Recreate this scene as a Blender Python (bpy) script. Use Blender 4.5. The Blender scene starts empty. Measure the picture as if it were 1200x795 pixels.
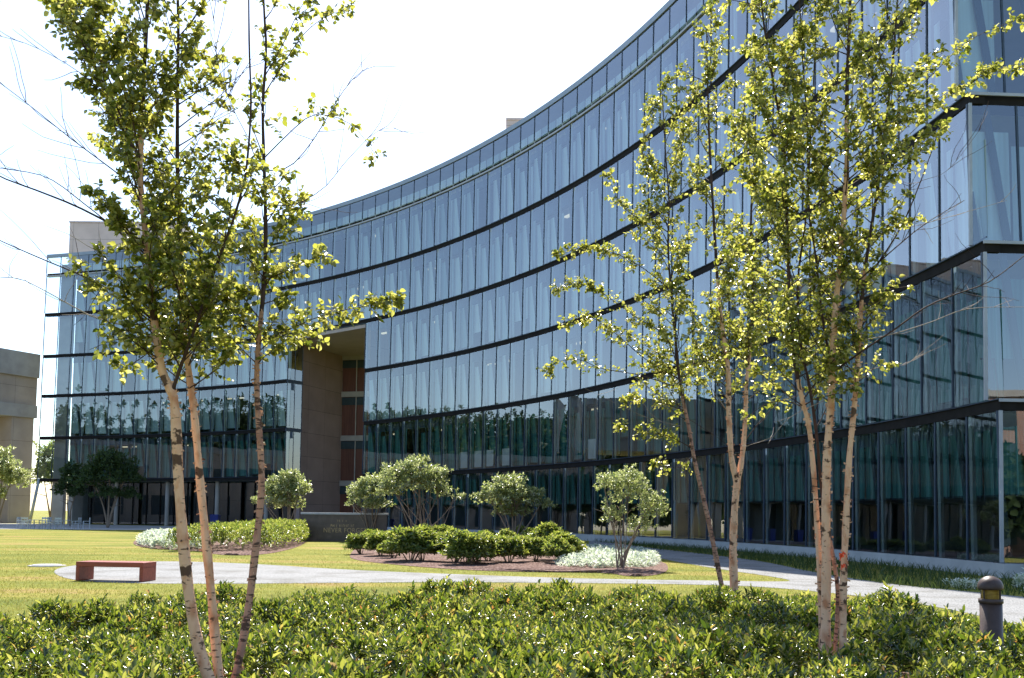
import bpy, math, random
import numpy as np
from mathutils import Vector, Matrix
from mathutils.geometry import tessellate_polygon

random.seed(7)
rng = np.random.default_rng(11)
S = bpy.context.scene
C = S.collection
PI = math.pi
rad = math.radians

# ------------------------------------------------------------------ camera
F, PITCH, SH, ROLL, EYE = 1150.15, 0.06959, 124.6, 0.01033, 1.618
cam = bpy.data.cameras.new('camera')
cam.sensor_fit = 'HORIZONTAL'
cam.sensor_width = 36.0
cam.lens = 36.0 * F / 1200.0
cam.shift_y = SH / 1200.0
cam.clip_start = 0.1
cam.clip_end = 3000
camo = bpy.data.objects.new('camera', cam)
C.objects.link(camo)
camo.matrix_world = Matrix.Translation((0, 0, EYE)) @ Matrix.Rotation(PI / 2 + PITCH, 4, 'X') @ Matrix.Rotation(ROLL, 4, 'Z')
S.camera = camo

# ------------------------------------------------------------------ sky, sun, exposure
SUN_EL, SUN_AZ = rad(50), rad(0.5)          # azimuth from +Y towards +X
w = bpy.data.worlds.new('World')
S.world = w
w.use_nodes = True
wn = w.node_tree
sky = wn.nodes.new('ShaderNodeTexSky')
sky.sky_type = 'NISHITA'
sky.sun_disc = False
sky.sun_elevation = SUN_EL
sky.sun_rotation = SUN_AZ
sky.air_density = 1.0
sky.dust_density = 0.9
sky.ozone_density = 1.7
wn.links.new(sky.outputs['Color'], wn.nodes['Background'].inputs['Color'])
wn.nodes['Background'].inputs['Strength'].default_value = 0.14
sl = bpy.data.lights.new('sun', 'SUN')
sl.energy = 4.9
sl.angle = rad(0.5)
sl.color = (1.0, 0.95, 0.86)
so = bpy.data.objects.new('sun', sl)
C.objects.link(so)
sd = Vector((math.sin(SUN_AZ) * math.cos(SUN_EL), math.cos(SUN_AZ) * math.cos(SUN_EL), math.sin(SUN_EL)))
so.rotation_euler = (-sd).to_track_quat('-Z', 'Y').to_euler()
so.location = sd * 80
S.view_settings.view_transform = 'Standard'
S.view_settings.look = 'None'
S.view_settings.exposure = 1.12
S.view_settings.gamma = 1
S.cycles.use_denoising = True
S.cycles.max_bounces = 7
S.cycles.diffuse_bounces = 3
S.cycles.glossy_bounces = 3
S.cycles.transmission_bounces = 3
S.cycles.transparent_max_bounces = 12
S.cycles.sample_clamp_indirect = 6
S.cycles.caustics_reflective = False
S.cycles.caustics_refractive = False


# ------------------------------------------------------------------ helpers
def ray(px, py):
    u2, v2 = px - 600, -(py - 397.5 - SH)
    cr, sr = math.cos(ROLL), math.sin(ROLL)
    u, v = u2 * cr - v2 * sr, u2 * sr + v2 * cr
    c, s = math.cos(PITCH), math.sin(PITCH)
    return u / F, c - s * v / F, s + c * v / F


def G(px, py, z=0.0):
    dx, dy, dz = ray(px, py)
    t = (z - EYE) / dz
    return (dx * t, dy * t)


def P(px, py, Y):
    dx, dy, dz = ray(px, py)
    t = Y / dy
    return Vector((dx * t, Y, EYE + dz * t))


def tag(o, label, cat, group=None, kind=None):
    if label: o['label'] = label
    if cat: o['category'] = cat
    if group: o['group'] = group
    if kind: o['kind'] = kind
    return o


def empty(name, loc, label=None, cat=None, group=None, rz=0):
    o = bpy.data.objects.new(name, None)
    o.empty_display_size = 0.2
    C.objects.link(o)
    o.location = loc
    o.rotation_euler = (0, 0, rz)
    if label: tag(o, label, cat, group)
    return o


def link(name, me, parent=None, world=True):
    """mesh given in world coordinates; keeps them when parented"""
    o = bpy.data.objects.new(name, me)
    C.objects.link(o)
    if parent is not None:
        o.parent = parent
        if world:
            m = Matrix.Translation(parent.location)
            pp = parent.parent
            while pp is not None:
                m = Matrix.Translation(pp.location) @ m
                pp = pp.parent
            o.matrix_parent_inverse = m.inverted()
    return o


class MB:
    def __init__(s):
        s.v, s.f, s.m, s.sm = [], [], [], []

    def quad(s, a, b, c, d, mi=0):
        n = len(s.v)
        s.v += [tuple(a), tuple(b), tuple(c), tuple(d)]
        s.f.append((n, n + 1, n + 2, n + 3)); s.m.append(mi); s.sm.append(False)

    def poly(s, pts, mi=0):
        n = len(s.v)
        s.v += [tuple(p) for p in pts]
        s.f.append(tuple(range(n, n + len(pts)))); s.m.append(mi); s.sm.append(False)

    def hexa(s, p, mi=0):
        """8 corners: bottom 0-3, top 4-7"""
        n = len(s.v)
        s.v += [tuple(q) for q in p]
        for f in ((3, 2, 1, 0), (4, 5, 6, 7), (0, 1, 5, 4), (1, 2, 6, 5), (2, 3, 7, 6), (3, 0, 4, 7)):
            s.f.append(tuple(n + i for i in f)); s.m.append(mi); s.sm.append(False)

    def box(s, x0, x1, y0, y1, z0, z1, mi=0, M=None):
        p = [(x0, y0, z0), (x1, y0, z0), (x1, y1, z0), (x0, y1, z0), (x0, y0, z1), (x1, y0, z1), (x1, y1, z1), (x0, y1, z1)]
        if M is not None: p = [M @ Vector(q) for q in p]
        s.hexa(p, mi)

    def bar(s, a, b, w_, t_, mi=0, up=Vector((0, 0, 1))):
        a, b = Vector(a), Vector(b)
        d = (b - a).normalized()
        x = d.cross(up)
        if x.length < 1e-4: x = d.cross(Vector((0, 1, 0)))
        x.normalize(); y = x.cross(d).normalized()
        q = []
        for c in (a, b):
            for sx, sy in ((-1, -1), (1, -1), (1, 1), (-1, 1)):
                q.append(c + x * sx * w_ / 2 + y * sy * t_ / 2)
        s.hexa(q, mi)

    def tube(s, pts, rads, seg=8, mi=0, cap=True, mis=None):
        pts = [Vector(p) for p in pts]
        n0 = len(s.v)
        N = len(pts)
        prev = None
        for i, p in enumerate(pts):
            d = (pts[min(i + 1, N - 1)] - pts[max(i - 1, 0)])
            if d.length < 1e-9: d = Vector((0, 0, 1))
            d.normalize()
            if prev is None:
                x = d.cross(Vector((0, 1, 0.13)))
            else:
                x = prev - d * prev.dot(d)
            if x.length < 1e-6: x = d.cross(Vector((1, 0, 0)))
            x.normalize(); prev = x
            y = d.cross(x)
            for k in range(seg):
                a = 2 * PI * k / seg
                s.v.append(tuple(p + (x * math.cos(a) + y * math.sin(a)) * rads[i]))
        for i in range(N - 1):
            for k in range(seg):
                k2 = (k + 1) % seg
                s.f.append((n0 + i * seg + k, n0 + i * seg + k2, n0 + (i + 1) * seg + k2, n0 + (i + 1) * seg + k))
                s.m.append(mis[i] if mis else mi); s.sm.append(True)
        if cap:
            s.f.append(tuple(n0 + k for k in range(seg))[::-1]); s.m.append(mis[0] if mis else mi); s.sm.append(False)
            s.f.append(tuple(n0 + (N - 1) * seg + k for k in range(seg))); s.m.append(mis[-1] if mis else mi); s.sm.append(False)

    def mesh(s, name, mats):
        me = bpy.data.meshes.new(name)
        me.from_pydata(s.v, [], s.f)
        for m in (mats if isinstance(mats, (list, tuple)) else [mats]): me.materials.append(m)
        me.polygons.foreach_set('material_index', s.m)
        me.polygons.foreach_set('use_smooth', s.sm)
        me.update()
        return me

    def build(s, name, mats, parent=None, world=True):
        return link(name, s.mesh(name, mats), parent, world)


def lathe(prof, seg=24, mb=None, mi=0, at=(0, 0, 0)):
    mb = mb or MB()
    n0 = len(mb.v)
    for r, z in prof:
        for k in range(seg):
            a = 2 * PI * k / seg
            mb.v.append((at[0] + r * math.cos(a), at[1] + r * math.sin(a), at[2] + z))
    for i in range(len(prof) - 1):
        for k in range(seg):
            k2 = (k + 1) % seg
            mb.f.append((n0 + i * seg + k, n0 + i * seg + k2, n0 + (i + 1) * seg + k2, n0 + (i + 1) * seg + k))
            mb.m.append(mi); mb.sm.append(True)
    return mb


# ---- materials
def nt(name):
    m = bpy.data.materials.new(name)
    m.use_nodes = True
    t = m.node_tree
    b = t.nodes['Principled BSDF']
    return m, t, b


def N(t, kind, **kw):
    n = t.nodes.new(kind)
    for k, v in kw.items():
        if k in n.inputs: n.inputs[k].default_value = v
        else: setattr(n, k, v)
    return n


def ramp(t, stops, src):
    r = t.nodes.new('ShaderNodeValToRGB')
    e = r.color_ramp.elements
    while len(e) < len(stops): e.new(0.5)
    for i, (p, c) in enumerate(stops):
        e[i].position = p
        e[i].color = (c[0], c[1], c[2], 1) if not isinstance(c, (int, float)) else (c, c, c, 1)
    t.links.new(src, r.inputs['Fac'])
    return r.outputs['Color']


def noise_mat(name, stops, scale=5, rough=0.6, bump=0.0, detail=4, stretch=(1, 1, 1), spec=0.3, metal=0, bscale=None, bdist=0.02):
    m, t, b = nt(name)
    tc = N(t, 'ShaderNodeTexCoord')
    mp = N(t, 'ShaderNodeMapping')
    mp.inputs['Scale'].default_value = stretch
    t.links.new(tc.outputs['Object'], mp.inputs['Vector'])
    n = N(t, 'ShaderNodeTexNoise', Scale=scale, Detail=detail)
    t.links.new(mp.outputs['Vector'], n.inputs['Vector'])
    t.links.new(ramp(t, stops, n.outputs['Fac']), b.inputs['Base Color'])
    b.inputs['Roughness'].default_value = rough
    b.inputs['Specular IOR Level'].default_value = spec
    b.inputs['Metallic'].default_value = metal
    if bump:
        n2 = N(t, 'ShaderNodeTexNoise', Scale=bscale or scale * 4, Detail=6)
        t.links.new(mp.outputs['Vector'], n2.inputs['Vector'])
        bp = N(t, 'ShaderNodeBump', Strength=bump, Distance=bdist)
        t.links.new(n2.outputs['Fac'], bp.inputs['Height'])
        t.links.new(bp.outputs['Normal'], b.inputs['Normal'])
    return m


def leaf_mat(name, cols, trans, tfac=0.45, rough=0.4, spec=0.5):
    """leaf with per-leaf colour variation, light through the blade"""
    m, t, b = nt(name)
    g = N(t, 'ShaderNodeNewGeometry')
    ps = [i / max(1, len(cols) - 1) for i in range(len(cols))] if len(cols) < 5 else [0, 0.34, 0.70, 0.965, 0.99, 1.0]
    st = list(zip(ps, cols))
    col = ramp(t, st, g.outputs['Random Per Island'])
    t.links.new(col, b.inputs['Base Color'])
    b.inputs['Roughness'].default_value = rough
    b.inputs['Specular IOR Level'].default_value = spec
    tr = N(t, 'ShaderNodeBsdfTranslucent')
    st2 = [(i / max(1, len(trans) - 1), c) for i, c in enumerate(trans)] if len(trans) < 5 else list(zip(ps, trans))
    t.links.new(ramp(t, st2, g.outputs['Random Per Island']), tr.inputs['Color'])
    mx = N(t, 'ShaderNodeMixShader')
    mx.inputs[0].default_value = tfac
    t.links.new(b.outputs[0], mx.inputs[1])
    t.links.new(tr.outputs[0], mx.inputs[2])
    t.links.new(mx.outputs[0], t.nodes['Material Output'].inputs['Surface'])
    return m


def glass_mat(name, tint, ior, gloss=(0.86, 0.93, 1.0), extra=0.0):
    m, t, b = nt(name)
    t.nodes.remove(b)
    tr = N(t, 'ShaderNodeBsdfTransparent'); tr.inputs[0].default_value = (*tint, 1)
    gl = N(t, 'ShaderNodeBsdfGlossy'); gl.inputs['Color'].default_value = (*gloss, 1); gl.inputs['Roughness'].default_value = 0.0
    fr = N(t, 'ShaderNodeFresnel', IOR=ior)
    geo = N(t, 'ShaderNodeNewGeometry')
    tc = N(t, 'ShaderNodeTexCoord')
    no = N(t, 'ShaderNodeTexNoise', Scale=0.55, Detail=1)
    t.links.new(tc.outputs['Object'], no.inputs['Vector'])
    bp = N(t, 'ShaderNodeBump', Strength=0.12, Distance=0.02)
    t.links.new(no.outputs['Fac'], bp.inputs['Height'])
    t.links.new(bp.outputs['Normal'], gl.inputs['Normal'])
    mx = N(t, 'ShaderNodeMixShader')
    ad = N(t, 'ShaderNodeMath', operation='ADD'); ad.use_clamp = True
    t.links.new(fr.outputs[0], ad.inputs[0]); ad.inputs[1].default_value = extra
    t.links.new(ad.outputs[0], mx.inputs[0])
    t.links.new(tr.outputs[0], mx.inputs[1]); t.links.new(gl.outputs[0], mx.inputs[2])
    t.links.new(mx.outputs[0], t.nodes['Material Output'].inputs['Surface'])
    return m


M = {}
M['glass'] = glass_mat('facade glass', (0.84, 0.95, 0.98), 1.6, gloss=(0.94, 0.97, 1.0), extra=0.14)
M['dark_metal'] = noise_mat('dark bronze metal', [(0.3, (0.012, 0.011, 0.011)), (0.7, (0.02, 0.018, 0.017))], 3, 0.85, spec=0.15)
M['mullion'] = noise_mat('blue grey mullion metal', [(0.3, (0.03, 0.05, 0.085)), (0.7, (0.045, 0.07, 0.11))], 3, 0.5, spec=0.4)
M['alu'] = noise_mat('light anodised aluminium', [(0.3, (0.30, 0.33, 0.37)), (0.7, (0.38, 0.41, 0.45))], 3, 0.4, spec=0.5)
M['cap'] = noise_mat('blue grey roof cap', [(0.3, (0.22, 0.28, 0.36)), (0.7, (0.27, 0.33, 0.42))], 2, 0.4, spec=0.5)
def blind_mat():
    m, t, b = nt('pale teal roller blind')
    g = N(t, 'ShaderNodeNewGeometry')
    tc = N(t, 'ShaderNodeTexCoord')
    mp = N(t, 'ShaderNodeMapping'); mp.inputs['Scale'].default_value = (5, 5, 0.12)
    t.links.new(tc.outputs['Object'], mp.inputs[0])
    n = N(t, 'ShaderNodeTexNoise', Scale=1.4, Detail=2)
    t.links.new(mp.outputs[0], n.inputs['Vector'])
    mx = N(t, 'ShaderNodeMix', data_type='RGBA', blend_type='MULTIPLY'); mx.inputs[0].default_value = 0.6
    t.links.new(ramp(t, [(0.0, (0.28, 0.42, 0.46)), (0.25, (0.58, 0.74, 0.78)), (0.7, (0.74, 0.87, 0.89)), (1.0, (0.80, 0.90, 0.92))], g.outputs['Random Per Island']), mx.inputs[6])
    t.links.new(ramp(t, [(0.35, 0.72), (0.65, 1.0)], n.outputs['Fac']), mx.inputs[7])
    t.links.new(mx.outputs[2], b.inputs['Base Color'])
    b.inputs['Roughness'].default_value = 0.85
    return m


M['blind'] = blind_mat()
M['fin'] = noise_mat('raked steel column paint', [(0.3, (0.025, 0.045, 0.055)), (0.7, (0.04, 0.065, 0.075))], 2, 0.6)
M['bulkhead'] = noise_mat('blue grey ceiling bulkhead', [(0.3, (0.08, 0.12, 0.18)), (0.7, (0.12, 0.17, 0.24))], 0.8, 0.8, stretch=(1, 1, 3))
_m, _t, _b = nt('lit ceiling lamp')
_b.inputs['Base Color'].default_value = (0.9, 0.85, 0.7, 1)
_b.inputs['Emission Color'].default_value = (1.0, 0.86, 0.58, 1)
_b.inputs['Emission Strength'].default_value = 0.28
M['light'] = _m
M['post'] = noise_mat('pale inner post paint', [(0.3, (0.34, 0.40, 0.42)), (0.7, (0.42, 0.48, 0.50))], 2, 0.5)
M['curtain'] = noise_mat('deep teal curtain', [(0.35, (0.045, 0.16, 0.155)), (0.5, (0.08, 0.25, 0.24)), (0.65, (0.14, 0.34, 0.33))], 1.2, 0.85, stretch=(6, 6, 0.12))
M['sky_patch'] = noise_mat('white sky reflection patch', [(0.3, (0.72, 0.74, 0.78)), (0.7, (0.82, 0.84, 0.88))], 2, 0.8)
M['ceil'] = noise_mat('office ceiling and slab', [(0.3, (0.42, 0.46, 0.47)), (0.7, (0.52, 0.55, 0.55))], 1, 0.8)
M['inwall'] = noise_mat('office back wall', [(0.35, (0.10, 0.14, 0.15)), (0.65, (0.24, 0.28, 0.28))], 0.35, 0.8, stretch=(1, 1, 0.6))


def panel_mat(name, c1, c2, bw, bh, mortar=(0.06, 0.05, 0.05), ms=0.012, rough=0.75, vary=0.5):
    """large cast panels with joints; horizontal joints by height, vertical ones along the wall"""
    m, t, b = nt(name)
    tc = N(t, 'ShaderNodeTexCoord')
    sx = N(t, 'ShaderNodeSeparateXYZ'); t.links.new(tc.outputs['Object'], sx.inputs[0])
    ad = N(t, 'ShaderNodeMath', operation='ADD'); t.links.new(sx.outputs['X'], ad.inputs[0]); t.links.new(sx.outputs['Y'], ad.inputs[1])
    cb = N(t, 'ShaderNodeCombineXYZ'); t.links.new(ad.outputs[0], cb.inputs['X']); t.links.new(sx.outputs['Z'], cb.inputs['Y'])
    br = t.nodes.new('ShaderNodeTexBrick')
    br.offset = 0.0
    br.inputs['Scale'].default_value = 1
    br.inputs['Brick Width'].default_value = bw
    br.inputs['Row Height'].default_value = bh
    br.inputs['Mortar Size'].default_value = ms
    br.inputs['Mortar Smooth'].default_value = 0.1
    br.inputs['Color1'].default_value = (*c1, 1); br.inputs['Color2'].default_value = (*c2, 1)
    br.inputs['Mortar'].default_value = (*mortar, 1)
    t.links.new(cb.outputs[0], br.inputs['Vector'])
    n = N(t, 'ShaderNodeTexNoise', Scale=0.6, Detail=6)
    t.links.new(tc.outputs['Object'], n.inputs['Vector'])
    mx = N(t, 'ShaderNodeMix', data_type='RGBA', blend_type='MULTIPLY')
    mx.inputs[0].default_value = vary
    t.links.new(br.outputs['Color'], mx.inputs[6])
    t.links.new(ramp(t, [(0.3, 0.62), (0.7, 1.0)], n.outputs['Fac']), mx.inputs[7])
    t.links.new(mx.outputs[2], b.inputs['Base Color'])
    b.inputs['Roughness'].default_value = rough
    b.inputs['Specular IOR Level'].default_value = 0.2
    return m


M['stone'] = panel_mat('brown portal panels', (0.33, 0.245, 0.23), (0.30, 0.22, 0.205), 4.0, 2.33)
M['concrete'] = panel_mat('buff cast concrete', (0.46, 0.385, 0.32), (0.42, 0.35, 0.295), 6.0, 3.1)
M['conc_grey'] = noise_mat('grey concrete', [(0.3, (0.33, 0.31, 0.29)), (0.7, (0.44, 0.42, 0.39))], 0.8, 0.85, bump=0.2)
M['pent'] = panel_mat('pinkish grey rooftop panels', (0.66, 0.55, 0.51), (0.62, 0.52, 0.48), 3.0, 2.0)
M['soffit'] = noise_mat('cream plaster soffit', [(0.3, (0.38, 0.33, 0.305)), (0.7, (0.45, 0.395, 0.365))], 0.7, 0.8)
M['wood'] = noise_mat('red brown timber lining', [(0.3, (0.10, 0.04, 0.028)), (0.7, (0.19, 0.075, 0.05))], 3, 0.55, stretch=(6, 6, 0.2))
M['plinth'] = noise_mat('pale plinth concrete', [(0.3, (0.36, 0.37, 0.38)), (0.7, (0.46, 0.47, 0.48))], 1.2, 0.8, bump=0.1)
M['brick'] = panel_mat('reddish brick', (0.40, 0.23, 0.17), (0.36, 0.20, 0.15), 0.6, 0.22, (0.3, 0.25, 0.22), 0.02)
M['mulch'] = noise_mat('shredded bark mulch', [(0.3, (0.05, 0.025, 0.018)), (0.5, (0.16, 0.085, 0.065)), (0.72, (0.34, 0.24, 0.20))], 14, 0.95, bump=1.0, bdist=0.03, bscale=40)
M['path'] = noise_mat('grey fine gravel path', [(0.34, (0.11, 0.11, 0.11)), (0.5, (0.22, 0.218, 0.215)), (0.66, (0.36, 0.355, 0.345))], 34, 0.9, bump=0.6, bdist=0.01, bscale=60)
_t = M['path'].node_tree
_b = _t.nodes['Principled BSDF']
_src = _b.inputs['Base Color'].links[0].from_socket
_n = N(_t, 'ShaderNodeTexNoise', Scale=0.7, Detail=6, Roughness=0.65)
_tc = N(_t, 'ShaderNodeTexCoord'); _t.links.new(_tc.outputs['Object'], _n.inputs['Vector'])
_mx = N(_t, 'ShaderNodeMix', data_type='RGBA', blend_type='MULTIPLY'); _mx.inputs[0].default_value = 1.0
_t.links.new(_src, _mx.inputs[6]); _t.links.new(ramp(_t, [(0.34, (0.66, 0.64, 0.60)), (0.5, 1.0), (0.7, 1.12)], _n.outputs['Fac']), _mx.inputs[7])
_t.links.new(_mx.outputs[2], _b.inputs['Base Color'])
M['granite'] = noise_mat('polished brown granite', [(0.3, (0.055, 0.038, 0.032)), (0.55, (0.085, 0.06, 0.052)), (0.75, (0.12, 0.085, 0.075))], 2.2, 0.35, detail=8, spec=0.5)
M['coping'] = noise_mat('pale stone coping', [(0.3, (0.40, 0.40, 0.42)), (0.7, (0.50, 0.50, 0.52))], 4, 0.5)
M['gold'] = noise_mat('dull gold lettering', [(0.3, (0.34, 0.24, 0.13)), (0.7, (0.46, 0.34, 0.19))], 8, 0.4, metal=0.3)
M['bench'] = noise_mat('red stained timber', [(0.3, (0.22, 0.040, 0.022)), (0.7, (0.36, 0.072, 0.040))], 2.0, 0.4, bump=0.15, stretch=(1, 8, 8), spec=0.5)
M['bronze'] = noise_mat('bronze powder coat', [(0.3, (0.062, 0.036, 0.027)), (0.7, (0.09, 0.055, 0.042))], 12, 0.45, bump=0.08, spec=0.4)
M['lens'] = noise_mat('amber lamp lens', [(0.3, (0.22, 0.12, 0.02)), (0.7, (0.50, 0.30, 0.06))], 6, 0.25, stretch=(2, 2, 6), spec=0.6)
M['chair'] = noise_mat('white painted chair metal', [(0.3, (0.45, 0.50, 0.55)), (0.7, (0.55, 0.6, 0.65))], 5, 0.4)
M['bin'] = noise_mat('blue plastic', [(0.3, (0.012, 0.025, 0.16)), (0.7, (0.016, 0.035, 0.22))], 4, 0.4)
M['tape'] = noise_mat('orange flagging tape', [(0.3, (0.75, 0.07, 0.02)), (0.7, (0.85, 0.13, 0.04))], 8, 0.5)


def bark(name, light, mid, dark, thr=0.56):
    m, t, b = nt(name)
    tc = N(t, 'ShaderNodeTexCoord')
    mp = N(t, 'ShaderNodeMapping'); mp.inputs['Scale'].default_value = (14, 14, 48)
    t.links.new(tc.outputs['Object'], mp.inputs[0])
    n1 = N(t, 'ShaderNodeTexNoise', Scale=1.0, Detail=3)
    t.links.new(mp.outputs[0], n1.inputs['Vector'])
    mp2 = N(t, 'ShaderNodeMapping'); mp2.inputs['Scale'].default_value = (9, 9, 5)
    t.links.new(tc.outputs['Object'], mp2.inputs[0])
    n2 = N(t, 'ShaderNodeTexNoise', Scale=1.0, Detail=4)
    t.links.new(mp2.outputs[0], n2.inputs['Vector'])
    base = ramp(t, [(0.32, mid), (0.5, light), (0.62, light), (0.72, mid)], n2.outputs['Fac'])
    len_ = ramp(t, [(thr, 0.0), (thr + 0.05, 1.0)], n1.outputs['Fac'])
    mp3 = N(t, 'ShaderNodeMapping'); mp3.inputs['Scale'].default_value = (8, 8, 9); mp3.inputs['Location'].default_value = (3, 1, 7)
    t.links.new(tc.outputs['Object'], mp3.inputs[0])
    n3 = N(t, 'ShaderNodeTexNoise', Scale=1.0, Detail=5)
    t.links.new(mp3.outputs[0], n3.inputs['Vector'])
    knot = ramp(t, [(0.61, 0.0), (0.64, 1.0)], n3.outputs['Fac'])
    mxk = N(t, 'ShaderNodeMath', operation='MAXIMUM')
    t.links.new(len_, mxk.inputs[0]); t.links.new(knot, mxk.inputs[1])
    mx = N(t, 'ShaderNodeMix', data_type='RGBA')
    t.links.new(mxk.outputs[0], mx.inputs[0])
    t.links.new(base, mx.inputs[6]); mx.inputs[7].default_value = (*dark, 1)
    t.links.new(mx.outputs[2], b.inputs['Base Color'])
    b.inputs['Roughness'].default_value = 0.7
    b.inputs['Specular IOR Level'].default_value = 0.25
    bp = N(t, 'ShaderNodeBump', Strength=0.5, Distance=0.006)
    t.links.new(n1.outputs['Fac'], bp.inputs['Height'])
    t.links.new(bp.outputs[0], b.inputs['Normal'])
    return m


M['bark'] = bark('pale peeling birch bark', (0.80, 0.49, 0.31), (0.56, 0.24, 0.12), (0.12, 0.065, 0.04), 0.63)
M['bark_red'] = bark('reddish young birch bark', (0.48, 0.27, 0.19), (0.30, 0.14, 0.10), (0.10, 0.055, 0.04), 0.56)
M['twig'] = noise_mat('dark twig bark', [(0.3, (0.045, 0.026, 0.022)), (0.7, (0.085, 0.05, 0.04))], 20, 0.8)
M['pale_twig'] = noise_mat('bleached bare twig', [(0.3, (0.30, 0.24, 0.20)), (0.7, (0.42, 0.36, 0.31))], 20, 0.8)
M['stem'] = noise_mat('grey brown shrub stem', [(0.3, (0.18, 0.13, 0.10)), (0.7, (0.32, 0.25, 0.19))], 10, 0.85, stretch=(3, 3, 1))
M['leaf_birch'] = leaf_mat('birch leaf', [(0.03, 0.05, 0.012), (0.08, 0.11, 0.02), (0.24, 0.25, 0.08)],
                           [(0.12, 0.17, 0.015), (0.50, 0.51, 0.06), (0.95, 0.88, 0.24)], 0.50, 0.24, 0.9)
M['leaf_hedge'] = leaf_mat('evergreen leaf', [(0.02, 0.04, 0.012), (0.04, 0.07, 0.016), (0.08, 0.11, 0.02), (0.16, 0.17, 0.045), (0.34, 0.14, 0.04), (0.30, 0.22, 0.12)],
                           [(0.05, 0.10, 0.012), (0.18, 0.26, 0.02), (0.44, 0.50, 0.05), (0.80, 0.76, 0.16), (0.7, 0.30, 0.06), (0.5, 0.36, 0.14)], 0.36, 0.24, 0.9)
M['leaf_laurel'] = leaf_mat('laurel leaf', [(0.03, 0.06, 0.015), (0.08, 0.12, 0.025), (0.15, 0.19, 0.05)],
                            [(0.16, 0.26, 0.03), (0.42, 0.50, 0.06), (0.72, 0.72, 0.16)], 0.40, 0.27, 0.8)
M['leaf_vib'] = leaf_mat('grey green leaf', [(0.08, 0.11, 0.04), (0.20, 0.23, 0.10), (0.42, 0.45, 0.27)],
                         [(0.26, 0.36, 0.08), (0.56, 0.62, 0.18), (0.80, 0.82, 0.42)], 0.42, 0.27, 0.8)
M['leaf_white'] = leaf_mat('white edged leaf', [(0.20, 0.28, 0.14), (0.70, 0.74, 0.66), (0.84, 0.86, 0.82)],
                           [(0.4, 0.5, 0.25), (0.90, 0.92, 0.82)], 0.45, 0.45, 0.4)
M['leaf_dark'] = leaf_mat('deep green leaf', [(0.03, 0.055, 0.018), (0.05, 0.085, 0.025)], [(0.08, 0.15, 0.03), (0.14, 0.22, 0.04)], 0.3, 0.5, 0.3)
M['leaf_wood'] = leaf_mat('woodland leaf', [(0.022, 0.04, 0.014), (0.04, 0.065, 0.02)], [(0.05, 0.10, 0.02), (0.09, 0.15, 0.03)], 0.25, 0.6, 0.2)
M['blade'] = leaf_mat('grass blade', [(0.12, 0.15, 0.022), (0.25, 0.235, 0.04), (0.36, 0.28, 0.075)],
                      [(0.26, 0.30, 0.05), (0.42, 0.40, 0.08), (0.48, 0.40, 0.14)], 0.35, 0.6, 0.2)
M['liriope'] = leaf_mat('dark grass blade', [(0.025, 0.05, 0.015), (0.05, 0.085, 0.02)], [(0.07, 0.13, 0.03), (0.14, 0.2, 0.04)], 0.3, 0.5, 0.3)

# lawn: green with straw-coloured dry patches
m, t, b = nt('lawn turf')
tc = N(t, 'ShaderNodeTexCoord')
mpl = N(t, 'ShaderNodeMapping'); mpl.inputs['Scale'].default_value = (0.16, 0.42, 1); t.links.new(tc.outputs['Object'], mpl.inputs[0])
n1 = N(t, 'ShaderNodeTexNoise', Scale=1.0, Detail=7, Roughness=0.62); t.links.new(mpl.outputs[0], n1.inputs['Vector'])
n2 = N(t, 'ShaderNodeTexNoise', Scale=9, Detail=6); t.links.new(tc.outputs['Object'], n2.inputs['Vector'])
c1 = ramp(t, [(0.36, (0.15, 0.175, 0.022)), (0.50, (0.245, 0.245, 0.036)), (0.60, (0.33, 0.27, 0.062)), (0.69, (0.32, 0.20, 0.085))], n1.outputs['Fac'])
mx = N(t, 'ShaderNodeMix', data_type='RGBA', blend_type='MULTIPLY'); mx.inputs[0].default_value = 0.8
t.links.new(c1, mx.inputs[6]); t.links.new(ramp(t, [(0.3, 0.5), (0.65, 1.15)], n2.outputs['Fac']), mx.inputs[7])
t.links.new(mx.outputs[2], b.inputs['Base Color'])
b.inputs['Roughness'].default_value = 0.9
b.inputs['Specular IOR Level'].default_value = 0.15
n3 = N(t, 'ShaderNodeTexNoise', Scale=45, Detail=5); t.links.new(tc.outputs['Object'], n3.inputs['Vector'])
bp = N(t, 'ShaderNodeBump', Strength=0.9, Distance=0.04); t.links.new(n3.outputs['Fac'], bp.inputs['Height']); t.links.new(bp.outputs[0], b.inputs['Normal'])
M['lawn'] = m


# ---- foliage helpers (all vectorised)
def unit(a):
    return a / np.maximum(np.linalg.norm(a, axis=-1, keepdims=True), 1e-9)


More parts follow.
